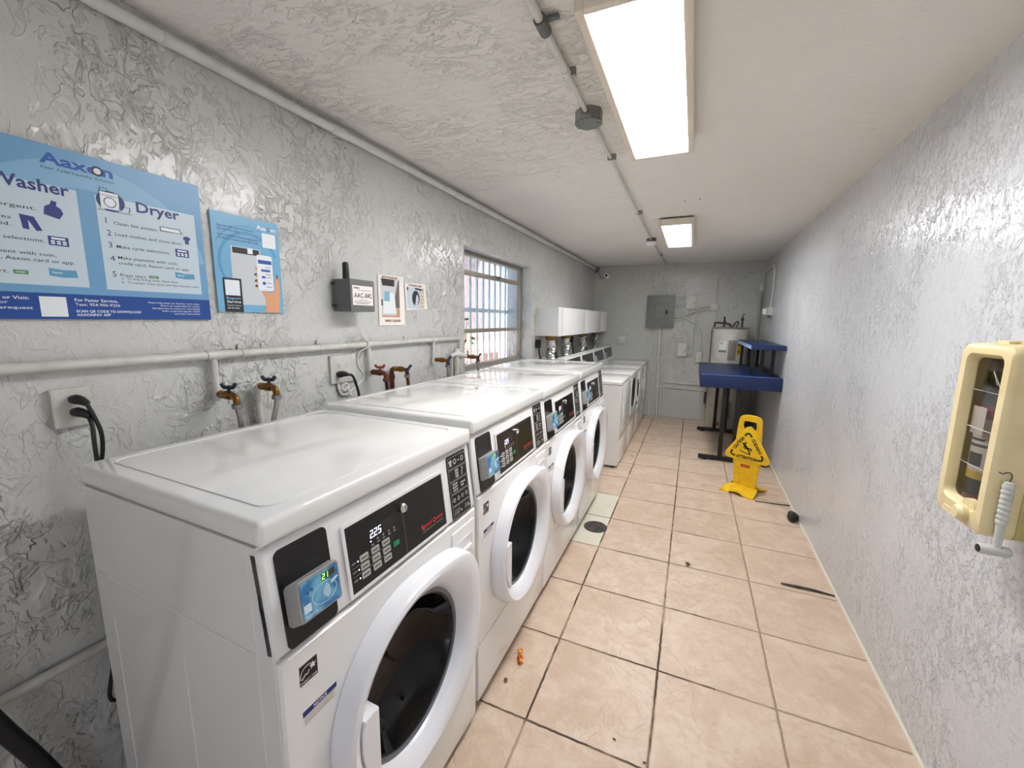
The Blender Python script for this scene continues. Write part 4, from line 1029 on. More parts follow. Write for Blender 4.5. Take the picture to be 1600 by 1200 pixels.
m_ = MB(); m_.prism([(x*1.03, y*1.03) for x, y in oc], -.046, -.0422, 'z'); m_.build('cover', M_PANEL_GREY, t)
for a in (0, PI):
    m_ = MB(); m_.lathe([(.004, -.049), (.004, -.0462)], (.038*math.cos(a), .038*math.sin(a), 0), 'z', 8); m_.build('screw', M_STEEL, t)
t = thing('smoke_detector', 'white smoke detector on the ceiling before the far light', 'smoke detector', (.004, 3.205, HC))
m_ = MB(); m_.prism([(.047*math.cos(PI/8+k*PI/4), .047*math.sin(PI/8+k*PI/4)) for k in range(8)], -.032, 0, 'z'); m_.build('base', M_GREY_BOX, t)
m_ = MB(); m_.lathe([(.048, -.0325), (.050, -.042), (.044, -.058), (.028, -.066), (.001, -.067)], (0, 0, 0), 'z', 24); m_.build('detector_body', M_WHITEPAINT, t)
for i, (x, y) in enumerate(((.33, 1.95), (.42, 1.93))):
    t = thing('ceiling_screw', ('left', 'right')[i]+' one of two tiny screw heads on the ceiling between the lights', 'screw', (x, y, HC), 0, 'ceiling screws')
    m_ = MB(); m_.lathe([(.006, 0), (.006, -.003), (.003, -.004)], (0, 0, 0), 'z', 8); m_.build('screw_head', M_STEEL, t)

# ================================================================== BACK WALL
def wallbox(name, lab, cat, x0, z0, x1, z1, d, m_a, parts=None, group=None, wall='back'):
    t = thing(name, lab, cat, ((x0+x1)/2, YB, z0), 0, group)
    hw = (x1-x0)/2
    m_ = MB(); m_.box(-hw, -d, 0, hw, 0, z1-z0, .003); m_.build('box_body', m_a, t); return t, hw, z1-z0
t, hw, h = wallbox('breaker_panel', 'grey electrical breaker panel on the back wall', 'breaker panel', -.18, 1.31, .18, 1.745, .085, M_PANEL_GREY)
m_ = MB(); m_.box(-hw-.006, -.092, -.006, hw+.006, -.0852, h+.006, .002); m_.build('cover', mat('panel_cover', (116, 122, 118), .42), t)
m_ = MB(); m_.box(-.085, -.098, .10, .11, -.0922, .335, .002); m_.build('panel_door', M_PANEL_GREY, t)
m_ = MB(); m_.box(-.065, -.0995, .125, .055, -.0982, .30, .0006); m_.build('door_field', mat('panel_field', (122, 128, 122), .42), t)
m_ = MB(); m_.box(.072, -.102, .185, .098, -.0982, .245, .003); m_.build('latch', M_BLACK, t)
for u, w_ in ((-.16, .03), (.16, .03), (-.16, .40), (.16, .40)):
    m_ = MB(); m_.lathe([(.006, -.095), (.006, -.0922)], (u, 0, w_), 'y', 8); m_.build('screw', M_STEEL, t)
for args, dr in (((('switch_box', 'pale box right of the breaker panel, near its top', 'switch box', .330, 1.572, .450, 1.748, .07, M_PIPE)), 1),
             (('switch_box', 'pale box lower right of the breaker panel', 'switch box', .268, .915, .378, 1.092, .07, M_PIPE), 1),
             (('switch_box', 'square junction box above the water heater', 'switch box', .640, 1.545, .728, 1.633, .045, M_PIPE), 0),
             (('switch_box', 'small pale box just left of the blue table', 'switch box', .508, .835, .574, .975, .05, M_PIPE), 0),
             (('switch_box', 'small square box on the back wall above the last dryer', 'switch box', -.562, 1.063, -.470, 1.164, .045, M_PIPE), 0)):
    t, hw, h = wallbox(*args, group='pale boxes on the back wall')
    d = args[7]
    m_ = MB(); m_.box(-hw-.003, -d-.005, -.003, hw+.003, -d-.0003, h+.003, .002); m_.build('cover', M_CONDUIT, t)
    if dr: m_ = MB(); m_.box(hw-.022, -d-.012, h*.40, hw-.012, -d-.0053, h*.52, .002); m_.build('latch', M_PANEL_GREY, t)
def conduit(lab, pts, r=.0105, smooth=6, grp='conduits on the back wall', clamps=()):
    o = pts[0]; t = thing('wall_conduit', lab, 'conduit', o, 0, grp)
    q = [(p_[0]-o[0], p_[1]-o[1], p_[2]-o[2]) for p_ in pts]
    m_ = MB(); m_.tube(q, r, 10, smooth); m_.build('conduit_run', M_CONDUIT, t)
    for c in clamps:
        m_ = MB(); m_.box(c[0]-o[0]-.022, YB-o[1]-.006, c[1]-o[2]-.007, c[0]-o[0]+.022, YB-o[1], c[1]-o[2]+.007, .001); ring2d(m_, c[0]-o[0], c[2]-o[1] if len(c) > 2 else 0, r, r+.002, c[1]-o[2]-.007, c[1]-o[2]+.007, 10, axis='z'); m_.build('clamp', M_CONDUIT, t)
W_ = lambda d, *ps: [(x, YB-d, z) for x, z in ps]
conduit('leftmost conduit below the breaker panel, with a double bend', W_(.022, (-.124, 1.31), (-.124, 1.22), (-.099, 1.13), (-.099, .88), (-.066, .70), (-.063, .56), (-.086, .38), (-.088, .30), (-.082, .0)), .0095, 5, clamps=((-.099, .96),))
conduit('second conduit from the left below the breaker panel', W_(.022, (-.071, 1.31), (-.080, 1.22), (-.066, .80), (-.034, .66), (-.006, .55), (.0, .0)), .0095, 5, clamps=((-.012, .60),))
conduit('thick straight conduit in the middle below the breaker panel', W_(.030, (.003, 1.31), (.012, .9), (.036, .0)), .019, 0)
conduit('fourth conduit below the breaker panel, kinked to the right', W_(.022, (.051, 1.31), (.040, 1.18), (.052, .98), (.092, .76), (.102, .66), (.124, .0)), .0095, 5, clamps=((.100, .68),))
conduit('short right-hand conduit beside the kinked one, reaching the floor', W_(.022, (.052, .90), (.056, .72), (.078, .0)), .009, 4)
conduit('large arcing conduit from the breaker panel down to a small box', W_(.030, (.172, 1.463), (.25, 1.460), (.323, 1.441), (.40, 1.405), (.453, 1.363), (.505, 1.295), (.53, 1.24), (.546, 1.152), (.544, .97)), .0135, 5)
conduit('S-shaped conduit from the breaker panel to the square junction box', W_(.022, (.172, 1.493), (.25, 1.483), (.321, 1.485), (.39, 1.503), (.441, 1.527), (.50, 1.567), (.56, 1.590), (.645, 1.594)), .0095, 5)
conduit('conduit bending from the square junction box down to the lower box', W_(.052, (.649, 1.560), (.56, 1.558), (.50, 1.546), (.462, 1.51), (.450, 1.45), (.449, 1.15), (.448, .985), (.436, .955), (.410, .944), (.370, .946)), .0095, 5, clamps=())
conduit('short level conduit between breaker panel and upper box', W_(.022, (.172, 1.604), (.337, 1.604)), .0115, 0)
conduit('upper of two level pipes low on the back wall', W_(.016, (.02, .523), (.66, .510)), .012, 0)
conduit('lower of two level pipes low on the back wall', W_(.016, (.02, .450), (.70, .432)), .010, 0)
XR = wr(4.4)
conduit('conduit looping from the junction box over to the right wall', [(.700, YB-.022, 1.63), (.702, YB-.022, 1.72), (.702, YB-.022, 1.90), (.720, YB-.022, 1.975), (.770, YB-.022, 2.010), (.86, YB-.022, 2.020), (1.18, YB-.022, 2.026), (1.222, YB-.05, 2.028), (XR-.02, 4.9, 2.034), (XR-.022, 4.50, 2.036), (XR-.02, 4.40, 2.028), (XR-.02, 4.37, 2.0), (XR-.02, 4.33, 1.75), (XR-.02, 4.38, 1.60), (XR-.02, 4.385, 1.565)], .0095, 5, grp='conduits on the back wall')
t = thing('outlet_box', 'white outlet box on the right wall near the back corner', 'outlet', (XR, 4.42, 1.475))
m_ = MB(); m_.box(-.05, -.10, 0, .002, .07, .092, .003); m_.build('box_body', M_PIPE, t)
m_ = MB(); m_.box(-.085, .0, .01, -.05, .07, .075, .006); m_.build('plug_cover', M_WHITEPAINT, t)
m_ = MB(); m_.box(-.045, -.06, -.03, -.015, -.03, 0, .004); m_.build('plug', M_GREY_BOX, t)
t = thing('corner_pipe', 'grey vertical pipe in the back right corner', 'pipe', (1.222, YB-.028, 0))
m_ = MB(); m_.tube([(0, 0, .0), (0, 0, 1.80)], .0165, 12); m_.build('pipe_run', mat('pvc_grey', (160, 166, 160), .45), t)
m_ = MB(); m_.lathe([(.024, 1.795), (.024, 1.88), (.012, 1.884)], (0, 0, 0), 'z', 12); m_.build('pipe_cap', M_CONDUIT, t)
m_ = MB(); m_.box(-.004, -.62, 1.690, .004, .0, 1.698); m_.build('tie_wire', M_STEEL, t)

# ---- water heater
t = thing('water_heater', 'white cylindrical water heater behind the blue table', 'water heater', (.880, 4.875, 0))
RH_, HH = .205, 1.325
m_ = MB(); m_.lathe([(RH_-.02, .0), (RH_-.005, .02), (RH_, .03), (RH_, HH-.02), (RH_-.002, HH-.012)], (0, 0, 0), 'z', 40); m_.build('tank', M_TANK, t)
m_ = MB(); m_.lathe([(RH_+.004, HH-.022), (RH_+.005, HH-.004), (RH_-.004, HH), (.001, HH+.006)], (0, 0, 0), 'z', 40); m_.build('top_cap', M_TAUPE, t)
def on_tank(pts, r, z0=0):                                    # wrap (u, z) around the tank front
    return [((r)*math.sin(u/RH_), -r*math.cos(u/RH_), w_) for u, w_ in pts]
m_ = MB()
P0 = rrect(-.018, .915, .072, 1.165, .012); P1 = rrect(-.012, .922, .066, 1.158, .012)
m_.hull([on_tank(P0, RH_), on_tank(P0, RH_+.008), on_tank(P1, RH_+.012)]); ac = m_.build('access_cover', M_TAUPE, t)
P0 = rrect(.010, .955, .048, 1.135, .018); P1 = rrect(.016, .965, .042, 1.125, .012)
m_ = MB(); m_.hull([on_tank(P0, RH_+.012), on_tank(P1, RH_+.022)]); m_.build('cover_ridge', M_TAUPE, ac)
P0 = rrect(-.018, .16, .072, .38, .012)
m_ = MB(); m_.hull([on_tank(P0, RH_), on_tank(P0, RH_+.009)]); m_.build('lower_access_cover', M_TAUPE, t)
def sticker(name, u0, z0, u1, z1, m_a, dr=.001):
    m_ = MB(); n = 8; L = [[(u0+(u1-u0)*k/n, z0), (u0+(u1-u0)*k/n, z1)] for k in range(n+1)]
    m_.hull([on_tank(l, RH_+dr) for l in L], cap=False, closed=False); return m_.build(name, m_a, t)
sticker('white_sticker', -.125, 1.035, -.04, 1.150, mat('sticker_white', (236, 236, 230), .5))
sticker('grey_sticker', -.125, 1.012, -.038, 1.040, mat('sticker_olive', (128, 126, 104), .6), .0014)
sticker('yellow_sticker', .085, .985, .165, 1.125, mat('sticker_yellow', (206, 168, 40), .5))
sticker('yellow_sticker_heading', .09, 1.10, .16, 1.118, mat('sticker_ink', (90, 76, 30), .6), .0014)
sticker('yellow_sticker_lines', .09, 1.02, .15, 1.030, mat('sticker_ink'), .0014)
sticker('lower_sticker', -.02, .40, .09, .66, mat('sticker_white'))
sticker('lower_sticker_mark', .02, .60, .05, .64, mat('sticker_pink', (190, 90, 100), .5), .0014)
m_ = MB(); ring2d(m_, 0, 0, .009, .014, .0, .001, 16, axis='y'); b_ = m_.build('round_mark', M_INKK, t, loc=on_tank([(-.098, 1.125)], RH_+.002)[0], rot=(0, 0, -.098/RH_))
m_ = MB(); m_.tube([(.13, -.02, HH-.005), (.13, -.02, HH+.13)], .012, 10).tube([(.13, -.02, HH+.13), (.13, -.02, HH+.165), (.155, -.02, HH+.17)], .006, 8).lathe([(.019, HH+.085), (.019, HH+.115)], (.13, -.02, 0), 'z', 10); m_.build('cold_valve', M_STEEL if False else mat('dark_pipe', (70, 62, 56), .5), t)
m_ = MB(); m_.tube([(-.075, -.02, HH-.005), (-.075, -.02, HH+.135)], .011, 10).tube([(-.075, -.02, HH+.10), (-.055, -.02, HH+.06)], .006, 8); m_.build('hot_pipe', mat('dark_pipe'), t)
m_ = MB(); m_.tube([(-.185, -.05, HH-.03), (-.185, -.05, HH+.045), (-.17, -.05, HH+.058), (-.03, -.04, HH+.045), (.0, -.03, HH+.02), (.005, -.03, HH)], .012, 10, 3); m_.build('relief_pipe', mat('dark_pipe'), t)
m_ = MB(); m_.tube([(.02, -.05, HH), (.045, -.05, HH+.05), (.07, -.05, HH+.075), (.085, -.05, HH+.065), (.075, -.05, HH+.03), (.06, -.05, HH)], .010, 10, 4); m_.build('flex_whip', mat('dark_pipe'), t)
m_ = MB(); m_.tube([(-.212, -.06, HH-.03), (-.214, -.06, .25)], .007, 8); m_.build('discharge_tube', mat('tube_grey', (110, 112, 108), .5), t)
m_ = MB(); m_.tube([(-.225, .01, .46), (-.228, -.0, .36), (-.226, .0, .30)], .012, 8, 3); m_.build('drain_tube', mat('dark_pipe'), t)
m_ = MB(); m_.lathe([(.012, 0), (.012, -.03), (.018, -.031), (.018, -.045)], (-.06, -RH_+.01, .09), 'y', 10); m_.build('drain_cock', M_BRASS, t)
t = thing('heater_lead', 'grey whip lead from the junction box down to the water heater', 'cable', (.728, YB-.03, 1.545))
m_ = MB(); m_.tube([(-.012, 0, .0), (-.012, 0, -.05), (0, -.02, -.11), (.02, -.05, -.16), (.05, -.13, -.21)], .006, 8, 4); m_.build('lead_run', M_CONDUIT, t)

# ================================================================== BLUE TABLE
t = thing('folding_table', 'blue steel laundry folding table with raised shelf on black legs', 'table', (.9, 3.98, 0))
TX0, TX1, TY0, TY1, TZ = .545-.9, 1.236-.9, 3.28-3.98, 4.625-3.98, .880
m_ = MB(); m_.box(TX0, TY0, TZ-.012, TX1, TY1, TZ, .003)
m_.box(TX0, TY0, TZ-.125, TX1, TY0+.006, TZ-.010, .001).box(TX0, TY1-.006, TZ-.125, TX1, TY1, TZ-.010, .001).box(TX0, TY0+.006, TZ-.125, TX0+.006, TY1-.006, TZ-.010, .001).box(TX1-.006, TY0+.006, TZ-.125, TX1, TY1-.006, TZ-.010, .001)
m_.build('table_top', M_BLUE, t)
m_ = MB(); m_.tube([(TX0+.004, TY0+.004, TZ+.001), (TX1-.004, TY0+.004, TZ+.001)], .003, 6); m_.build('edge_bead', mat('blue_edge', (92, 118, 170), .35), t)
SX0, SX1, SZ = .958-.9, 1.238-.9, 1.183
m_ = MB(); m_.box(SX0, TY0, SZ-.045, SX1, TY1-.05, SZ, .004); sh = m_.build('raised_shelf', M_BLUE, t)
m_ = MB(); m_.box(SX0-.003, TY0+.01, SZ-.040, SX0-.0002, TY1-.06, SZ-.006); m_.build('shelf_edge_reflection', M_SHELF_REFLECTION, sh)  # white reflection on the shelf's left edge, painted as a pale band
for x, y in ((.098, TY0+.16), (.175, TY0+.16), (.098, TY1-.16), (.265, TY1-.16), (.265, TY0+.16), (.175, TY1-.16)):
    m_ = MB(); m_.box(x-.014, y-.014, TZ, x+.014, y+.014, SZ-.045, .002); m_.build('shelf_post', M_BLACKM, t)
for y in (3.35-3.98, 4.56-3.98):
    for x in (.778-.9, .897-.9):
        m_ = MB(); m_.box(x-.019, y-.019, .045, x+.019, y+.019, TZ-.02, .003); m_.build('leg', M_BLACKM, t)
    m_ = MB(); m_.box(.582-.9, y-.019, .012, 1.21-.9, y+.019, .048, .003); m_.build('foot_bar', M_BLACKM, t)
    for x in (.64-.9, 1.17-.9):
        m_ = MB(); m_.lathe([(.024, 0), (.024, .012), (.012, .014)], (x, y-.004, 0), 'z', 12); m_.build('foot_pad', M_RUBBER, t)

# ================================================================== WET FLOOR SIGN
ANG = math.atan2(-.47, .88)
t = thing('wet_floor_sign', 'yellow wet floor caution sign standing in front of the blue table', 'sign', (.925, 2.605, 0), ANG)
m_ = MB()
body = [(-.108, .035), (.108, .035), (.094, .50), (.089, .605), (.074, .635), (.03, .645), (-.03, .645), (-.066, .635), (-.080, .605), (-.09, .50)]
hole = [(-.052, .545), (-.046, .595), (.052, .595), (.058, .545), (.030, .505), (-.026, .505)]
# panel made as a ring of quads round the hand hole, plus the lower field
def ringpts(pts, n=40):
    c = (0.003, .555); out = []
    for k in range(n):
        a = 2*PI*k/n; dx, dy = math.cos(a), math.sin(a); best = None
        for i in range(len(pts)):
            (x1, y1), (x2, y2) = pts[i], pts[(i+1) % len(pts)]
            ex, ey = x2-x1, y2-y1; den = dx*ey-dy*ex
            if abs(den) < 1e-9: continue
            tt = ((x1-c[0])*ey-(y1-c[1])*ex)/den; ss = ((x1-c[0])*dy-(y1-c[1])*dx)/den
            if tt > 0 and -1e-6 <= ss <= 1+1e-6 and (best is None or tt < best): best = tt
        out.append((c[0]+dx*best, c[1]+dy*best))
    return out
outer, inner = ringpts(body), ringpts(hole)
L = [[(o_[0], d, o_[1]) for o_ in pp] for pp, d in ((inner, .012), (inner, -.012), (outer, -.012), (outer, .012), (inner, .012))]
m_.hull(L, cap=False); bmesh.ops.remove_doubles(m_.b, verts=m_.b.verts, dist=1e-6)
m_.build('panel', M_YELLOW, t)
for x0, x1 in ((-.038, -.052), (.036, .046)):
    m_ = MB(); m_.tube([(x0, -.012, .25), (x0*1.0, -.012, .16), (x1, -.012, .06)], .0025, 6); m_.build('moulded_rib', M_YELLOW, t)
def rtri(cx, cz, pts, r, n=6):
    out = []; N_ = len(pts)
    for i in range(N_):
        p = Vector(pts[i]); a = (Vector(pts[i-1])-p).normalized(); b = (Vector(pts[(i+1) % N_])-p).normalized()
        half = math.acos(max(-1, min(1, a.dot(b))))/2; d = r/math.tan(half); c = p+(a+b).normalized()*(r/math.sin(half))
        s0, s1 = p+a*d-c, p+b*d-c; a0 = math.atan2(s0.y, s0.x); a1 = math.atan2(s1.y, s1.x)
        while a1-a0 > PI: a1 -= 2*PI
        while a1-a0 < -PI: a1 += 2*PI
        for k in range(n+1): out.append((c.x+r*math.cos(a0+(a1-a0)*k/n)+cx, c.y+r*math.sin(a0+(a1-a0)*k/n)+cz))
    return out
tri = [(-.198, 0), (.198, 0), (0.004, .325)]
m_ = MB(); P0 = rtri(0.006, .262, tri, .034); m_.prism(P0, -.0125, -.026, 'y', .004); tb = m_.build('triangle_board', M_YELLOW, t)
m_ = MB(); F = -.0265
TC = [Vector((-.132, .293)), Vector((.144, .293)), Vector((.007, .515))]
Pc = rtri(0, 0, [tuple(v) for v in TC], .020)
def strip(pts, wd):
    pts = [Vector(q) for q in pts]; E = []
    for k, q in enumerate(pts):
        d = (pts[min(k+1, len(pts)-1)]-pts[max(k-1, 0)]).normalized(); nrm = Vector((-d.y, d.x))*wd/2; E.append((q+nrm, q-nrm))
    for (a, b), (c, d) in zip(E, E[1:]): m_.quad((a.x, F, a.y), (c.x, F, c.y), (d.x, F, d.y), (b.x, F, b.y))
for c in range(3):
    arc = [Vector(q) for q in Pc[c*7:c*7+7]]
    ext = (.030, .034, .036)[c]
    strip([arc[0]+(TC[c-1]-TC[c]).normalized()*ext*.55]+arc+[arc[-1]+(TC[(c+1) % 3]-TC[c]).normalized()*ext*.55], .0135)
def bar(p0, p1, w_):
    p0, p1 = Vector((p0[0], 0, p0[1])), Vector((p1[0], 0, p1[1])); d = (p1-p0).normalized(); q = Vector((-d.z, 0, d.x))*w_/2
    m_.b.faces.new([m_.b.verts.new((v.x, F, v.z)) for v in (p0-q, p1-q, p1+q, p0+q)])
for word, A, B, wd in (('ATTENTION', TC[0], TC[1], .160), ('CAUTION', TC[0], TC[2], .128), ('CUIDADO', TC[2], TC[1], .128)):
    e = (B-A).normalized(); up = Vector((-e.y, e.x)); o = (A+B)/2-up*.012
    m_.text(word, frame((o.x, F, o.y), (e.x, 0, e.y), (up.x, 0, up.y)), .024, wd, .05, align='CENTER')
# slipping figure
m_.b.faces.new([m_.b.verts.new((x, F, z)) for x, z in ell(-.022, .405, .0105, n=14)])
for pts, w_ in ((((-.017, .398), (.004, .376), (.010, .366)), .018), (((-.014, .395), (-.006, .412), (-.009, .428)), .008), (((-.012, .396), (-.020, .378), (-.004, .362)), .008), (((.008, .370), (.032, .374), (.040, .358)), .011), (((.006, .372), (.022, .352), (.030, .330)), .012), (((.030, .332), (.022, .325)), .009), (((.038, .360), (.047, .364)), .008)):
    for a, b in zip(pts, pts[1:]): bar(a, b, w_)
    for a in pts[1:-1]: m_.b.faces.new([m_.b.verts.new((x, F, z)) for x, z in ell(a[0], a[1], w_/2, n=10)])
bar((-.048, .343), (.036, .323), .007)
m_.build('warning_print', M_BLACKM, tb, smooth=False)
m_ = MB(); m_.prism(rrect(-.036, .205, .034, .228, .010), -.0122, -.0135, 'y'); m_.build('maker_mark', mat('mark_red', (180, 40, 30), .5), t)
m_ = MB(); m_.box(-.024, -.0138, .2145, .022, -.0136, .2185); m_.build('mark_bar', mat('mark_pale', (226, 160, 60), .5), t)
m_ = MB()                                                     # flared base with scalloped feet
def foot(s):
    prof = [(-.130, .0), (-.118, .001), (-.075, .001), (-.062, .004), (-.04, .020), (.0, .026), (.04, .020), (.062, .004), (.075, .001), (.118, .001), (.130, .0)]
    top = lambda k, y, dz: [(x*k, s*y, dz+z) for x, z in prof]
    a = [(x*.84, s*.011, .046) for x, z in prof]; d = [(x*.84, s*.011, .034) for x, z in prof]
    m_.hull([d, [(x*.95, s*.07, .020+z*.5) for x, z in prof], top(1, .150, .0)], cap=False, closed=False)
    m_.hull([a, [(x*.95, s*.07, .032+z*.5) for x, z in prof], top(1, .146, .012), top(1, .150, .0)], cap=False, closed=False)
    for e in (0, -1):
        m_.quad(a[e], (prof[e][0]*.95, s*.07, .032), (prof[e][0]*.95, s*.07, .020), d[e]); m_.quad((prof[e][0]*.95, s*.07, .032), (prof[e][0], s*.146, .012), (prof[e][0], s*.150, 0), (prof[e][0]*.95, s*.07, .020))
foot(-1); foot(1)
bmesh.ops.remove_doubles(m_.b, verts=m_.b.verts, dist=1e-6)
m_.build('base', M_YELLOW, t)

# ================================================================== EXTINGUISHER CASE ON THE RIGHT WALL
AX = wr(.13)
t = thing('extinguisher_case', 'yellowed plastic fire extinguisher case on the right wall', 'extinguisher case', (AX, .128, .925))
D0, D1, D2 = -.150, -.092, 0                                  # door face, door back, wall
m_ = MB()
o_ = rrect(-.092, -.002, .092, .427, .022, 6); i_ = rrect(-.066, .045, .066, .398, .020, 6)
def sc(P, k, cz=.213): return [((u)*k, (w_-cz)*k+cz) for u, w_ in P]
m_.hull([[(D1, *q) for q in o_], [(D0+.014, *q) for q in o_], [(D0+.004, *q) for q in sc(o_, .985)], [(D0, *q) for q in sc(o_, .955)], [(D0, *q) for q in sc(i_, 1.03)], [(D0+.005, *q) for q in i_], [(D0+.022, *q) for q in sc(i_, .975)]], cap=False)
dr = m_.build('case_door', M_CREAM, t)
m_ = MB()
ii = sc(i_, .98)
GX = D0+.020
m_.hull([[(GX, *q) for q in ii], [(GX+.002, *q) for q in ii]]); m_.build('window', M_ACRYLIC, dr)
m_ = MB()
for z in (.135, .225, .315): m_.box(GX-.0012, -.063, z, GX-.0002, .063, z+.0007)
m_.tube([(GX-.0006, -.02, .335), (GX-.0006, .0, .365), (GX-.0006, -.045, .315)], .0005, 4); m_.build('window_score_lines', M_INKW, dr)
m_ = MB(); m_.lathe([(.018, 0), (.020, -.012), (.014, -.02), (.001, -.021)], (D0+.002, -.03, .030), 'x', 16); m_.build('knob', M_CREAM, dr)
m_ = MB(); m_.prism(ell(-.03, .046, .024, .02, 14, 0, 180), D0+.004, D0+.016); m_.build('thumb_tab', M_CREAM, dr)
m_ = MB(); m_.prism(rrect(.0, .006, .05, .020, .004), D0-.004, D0+.002); m_.build('catch', M_CREAM, dr)
m_ = MB(); bo = rrect(-.094, .0, .094, .432, .016, 5); bi = rrect(-.086, .008, .086, .424, .010, 5)
m_.hull([[(D2-.006, *q) for q in bi], [(D1-.001, *q) for q in bi], [(D1-.001, *q) for q in bo], [(D2, *q) for q in bo]], cap=True); m_.build('case_body', M_OLIVE, t)
for y in (-.05, .03):
    m_ = MB(); m_.box(D1-.018, y-.02, .426, D1+.02, y+.02, .434, .002); m_.build('hinge_tab', M_CREAM, t)
# extinguisher inside
EX = -.084
t = thing('fire_extinguisher', 'red fire extinguisher inside the yellowed wall case', 'fire extinguisher', (AX+EX, .173, .938))
m_ = MB(); m_.lathe([(.034, .0), (.036, .006), (.036, .24), (.030, .262), (.014, .272), (.012, .285)], (0, 0, 0), 'z', 28); m_.build('cylinder', M_RED, t)
def band(name, z0, z1, m_a, a0=90, a1=290, r=.0366):
    m_ = MB(); L = [[(r*math.cos(math.radians(a)), r*math.sin(math.radians(a)), z) for z in (z0, z1)] for a in range(a0, a1+1, 10)]
    m_.hull(L, cap=False, closed=False); return m_.build(name, m_a, t)
band('black_label', .045, .085, M_BLACKM); band('yellow_label', .085, .105, mat('label_yellow', (220, 186, 50), .5)); band('white_label', .105, .235, M_PAPER)
m_ = MB(); m_.box(-.026, -.030, .262, .012, .026, .30, .004); m_.build('valve_head', M_BLACKM, t)
m_ = MB(); m_.tube([(-.02, -.03, .285), (-.03, -.01, .31), (-.02, .03, .32)], .005, 8, 3); m_.build('handle', M_BLACKM, t)
m_ = MB(); m_.box(-.0385, -.030, .195, -.0375, .02, .262, .0002); m_.build('hang_tag', M_PAPER, t)
band('label_code_lines', .118, .150, M_INKK, 170, 220, .0369); band('label_text_lines', .165, .172, M_INKK, 150, 230, .0369); band('label_text_lines', .180, .186, M_INKK, 150, 220, .0369)
# hammer hanging at its side
t = thing('break_glass_hammer', 'small grey hammer hanging at the side of the extinguisher case', 'hammer', (1.088, .026, .895))
m_ = MB()
prof = [(.007, .012), (.0075, .07)]
for k in range(8): z = .07+k*.0115; prof += [(.0095, z+.001), (.0105, z+.005), (.0095, z+.010), (.0085, z+.011)]
prof += [(.009, .165), (.003, .168)]
m_.lathe(prof, (0, 0, 0), 'z', 14); m_.build('handle', mat('hammer_grey', (206, 206, 200), .4), t)
m_ = MB(); m_.lathe([(.010, -.028), (.0115, -.026), (.0115, .018), (.008, .024)], (0, 0, .008), 'x', 16); m_.build('head', mat('hammer_grey'), t)
m_ = MB(); m_.lathe([(.0085, -.0295), (.0085, -.0282)], (0, 0, .008), 'x', 14); m_.build('striking_face', M_BLACKM, t)
m_ = MB(); m_.tube([(0, 0, .166), (.002, 0, .180), (.0, .006, .186), (-.008, .010, .181), (-.014, .010, .184)], .0013, 6, 4); m_.build('chain', mat('chain_dark', (70, 62, 50), .5), t)

# ================================================================== SMALL THINGS ON THE FLOOR
t = thing('floor_drain', 'round dark metal floor drain beside the fourth washer', 'drain', (-.072, 1.468, 0))
m_ = MB(); ring2d(m_, 0, 0, .066, .078, .0, .004, 28, axis='z'); m_.build('drain_rim', mat('drain_metal', (84, 78, 70), .6, .4), t)
m_ = MB(); m_.prism(ell(0, 0, .067, n=28), .0005, .0012, 'z'); m_.build('drain_pit', M_BLACKM, t)
m_ = MB()
for i in range(-5, 6):
    x = i*.0115; h = math.sqrt(max(0, .064**2-x*x)); m_.box(x-.0028, -h, .0014, x+.0028, h, .004, .0008)
m_.build('grate', soft_noise_mat('grate_metal', (120, 112, 102), (60, 54, 48), .6, 60, .4), t)
def scrap(name, lab, cat, loc, m_a, pts, r, rz=0, grp=None):
    t = thing(name, lab, cat, loc, rz, grp); m_ = MB(); m_.tube(pts, r, 8); m_.build('strip' if 'strip' in name else 'piece', m_a, t); return t
M_SCUFF = soft_noise_mat('scuff_rubber', (46, 44, 40), (84, 78, 70), .7, 30)
scrap('rubber_strip', 'dark rubber strip on the floor against the right wall, nearer the camera', 'strip', (.975, 1.272, .004), M_SCUFF, [(0, 0, 0), (.06, -.002, .001), (.15, .002, 0), (.236, -.006, .0)], [.005, .009, .008, .004])
scrap('rubber_strip', 'thin dark strip on the floor beside the yellow sign', 'strip', (.985, 2.405, .004), M_SCUFF, [(0, 0, 0), (.1, .002, 0), (.235, .012, .001)], [.003, .004, .005])
t = thing('black_bundle', 'crumpled black lump on the floor at the right wall', 'lump', (1.192, 2.15, 0))
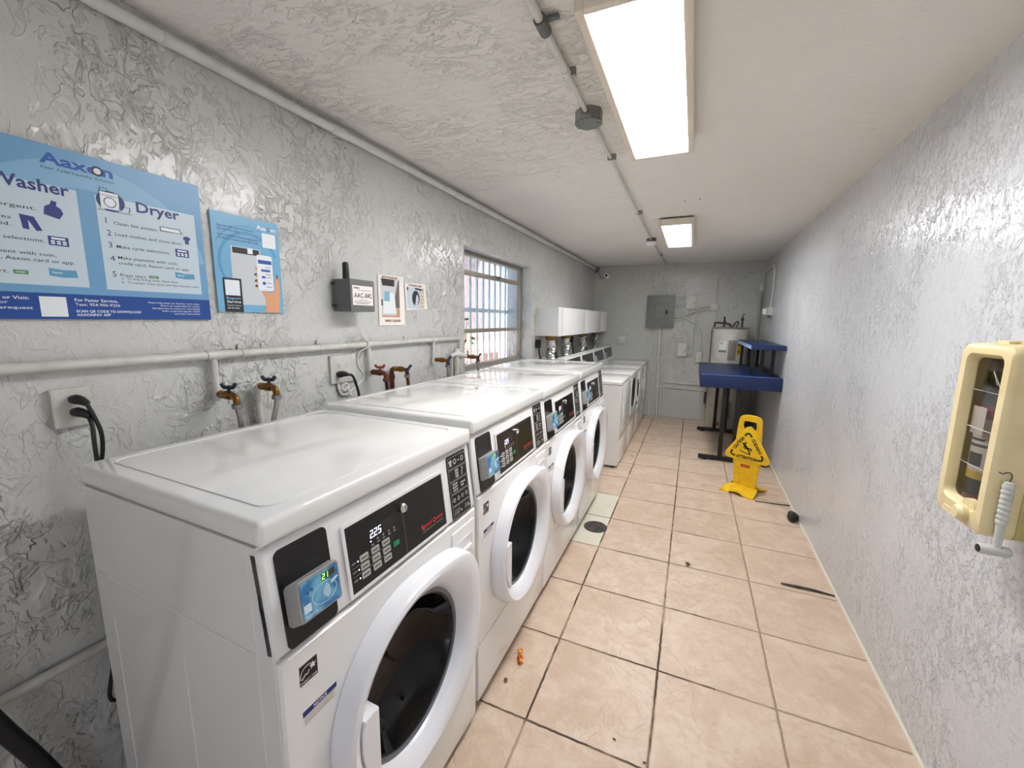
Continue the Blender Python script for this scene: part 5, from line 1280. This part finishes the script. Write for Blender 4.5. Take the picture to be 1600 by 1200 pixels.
b = bmesh.new(); bmesh.ops.create_icosphere(b, subdivisions=3, radius=.036)
rg = random.Random(3)
for v in b.verts:
    v.co *= 1+.13*math.sin(9*v.co.x/.036*.3+3)+rg.uniform(-.07, .07); v.co.y *= 1.25; v.co.z = max(v.co.z, -.03)+.03
q = MB(); q.b.free(); q.b = b; q.build('lump_body', M_RUBBER, t)
t = thing('candy_wrapper', 'crumpled red and yellow candy wrapper beside the second washer', 'wrapper', (-.118, .235, 0), .4)
rg = random.Random(5); m_ = MB(); L = []
for i, (yy, r) in enumerate(((-.034, .012), (-.024, .004), (-.014, .011), (0, .013), (.014, .010), (.024, .004), (.034, .013))):
    L.append([(max(.25, rg.uniform(.7, 1.2))*r*math.cos(a), yy+rg.uniform(-.002, .002), .010+max(.3, rg.uniform(.6, 1.1))*r*.7*math.sin(a)) for a in (2*PI*k/9 for k in range(9))])
m_.hull(L); wr_m = soft_noise_mat('wrapper_print', (196, 24, 30), (236, 196, 50), .3, 60); m_.build('wrapper_film', wr_m, t, smooth=False)
M_DRY = soft_noise_mat('dry_leaf', (104, 76, 46), (70, 50, 32), .8, 60)
for x, y, lab, s_ in ((.512, 1.256, 'curled brown leaf on the floor in the aisle', 1), (-.050, 3.106, 'dark leaf scrap on the floor beside the first dryer', .9), (-.13, .115, 'tiny curled leaf scrap near the candy wrapper', .55), (.245, 3.78, 'speck of leaf on the floor far down the aisle', .6), (.30, .055, 'tiny dark speck on the front tile, left of center', .3), (.40, .02, 'small dark crumb on the nearest tiles', .3)):
    t = thing('dry_leaf', lab, 'leaf', (x, y, 0), x*9, 'leaf scraps on the floor')
    m_ = MB(); m_.hull([[(-.022*s_, 0, .003), (-.02*s_, .002, .004)], [(-.008*s_, -.013*s_, .009*s_), (-.006*s_, .012*s_, .005)], [(.01*s_, -.011*s_, .012*s_), (.01*s_, .013*s_, .006*s_)], [(.024*s_, 0, .004), (.023*s_, .003, .006)]], cap=False, closed=False)
    m_.build('blade', M_DRY, t)
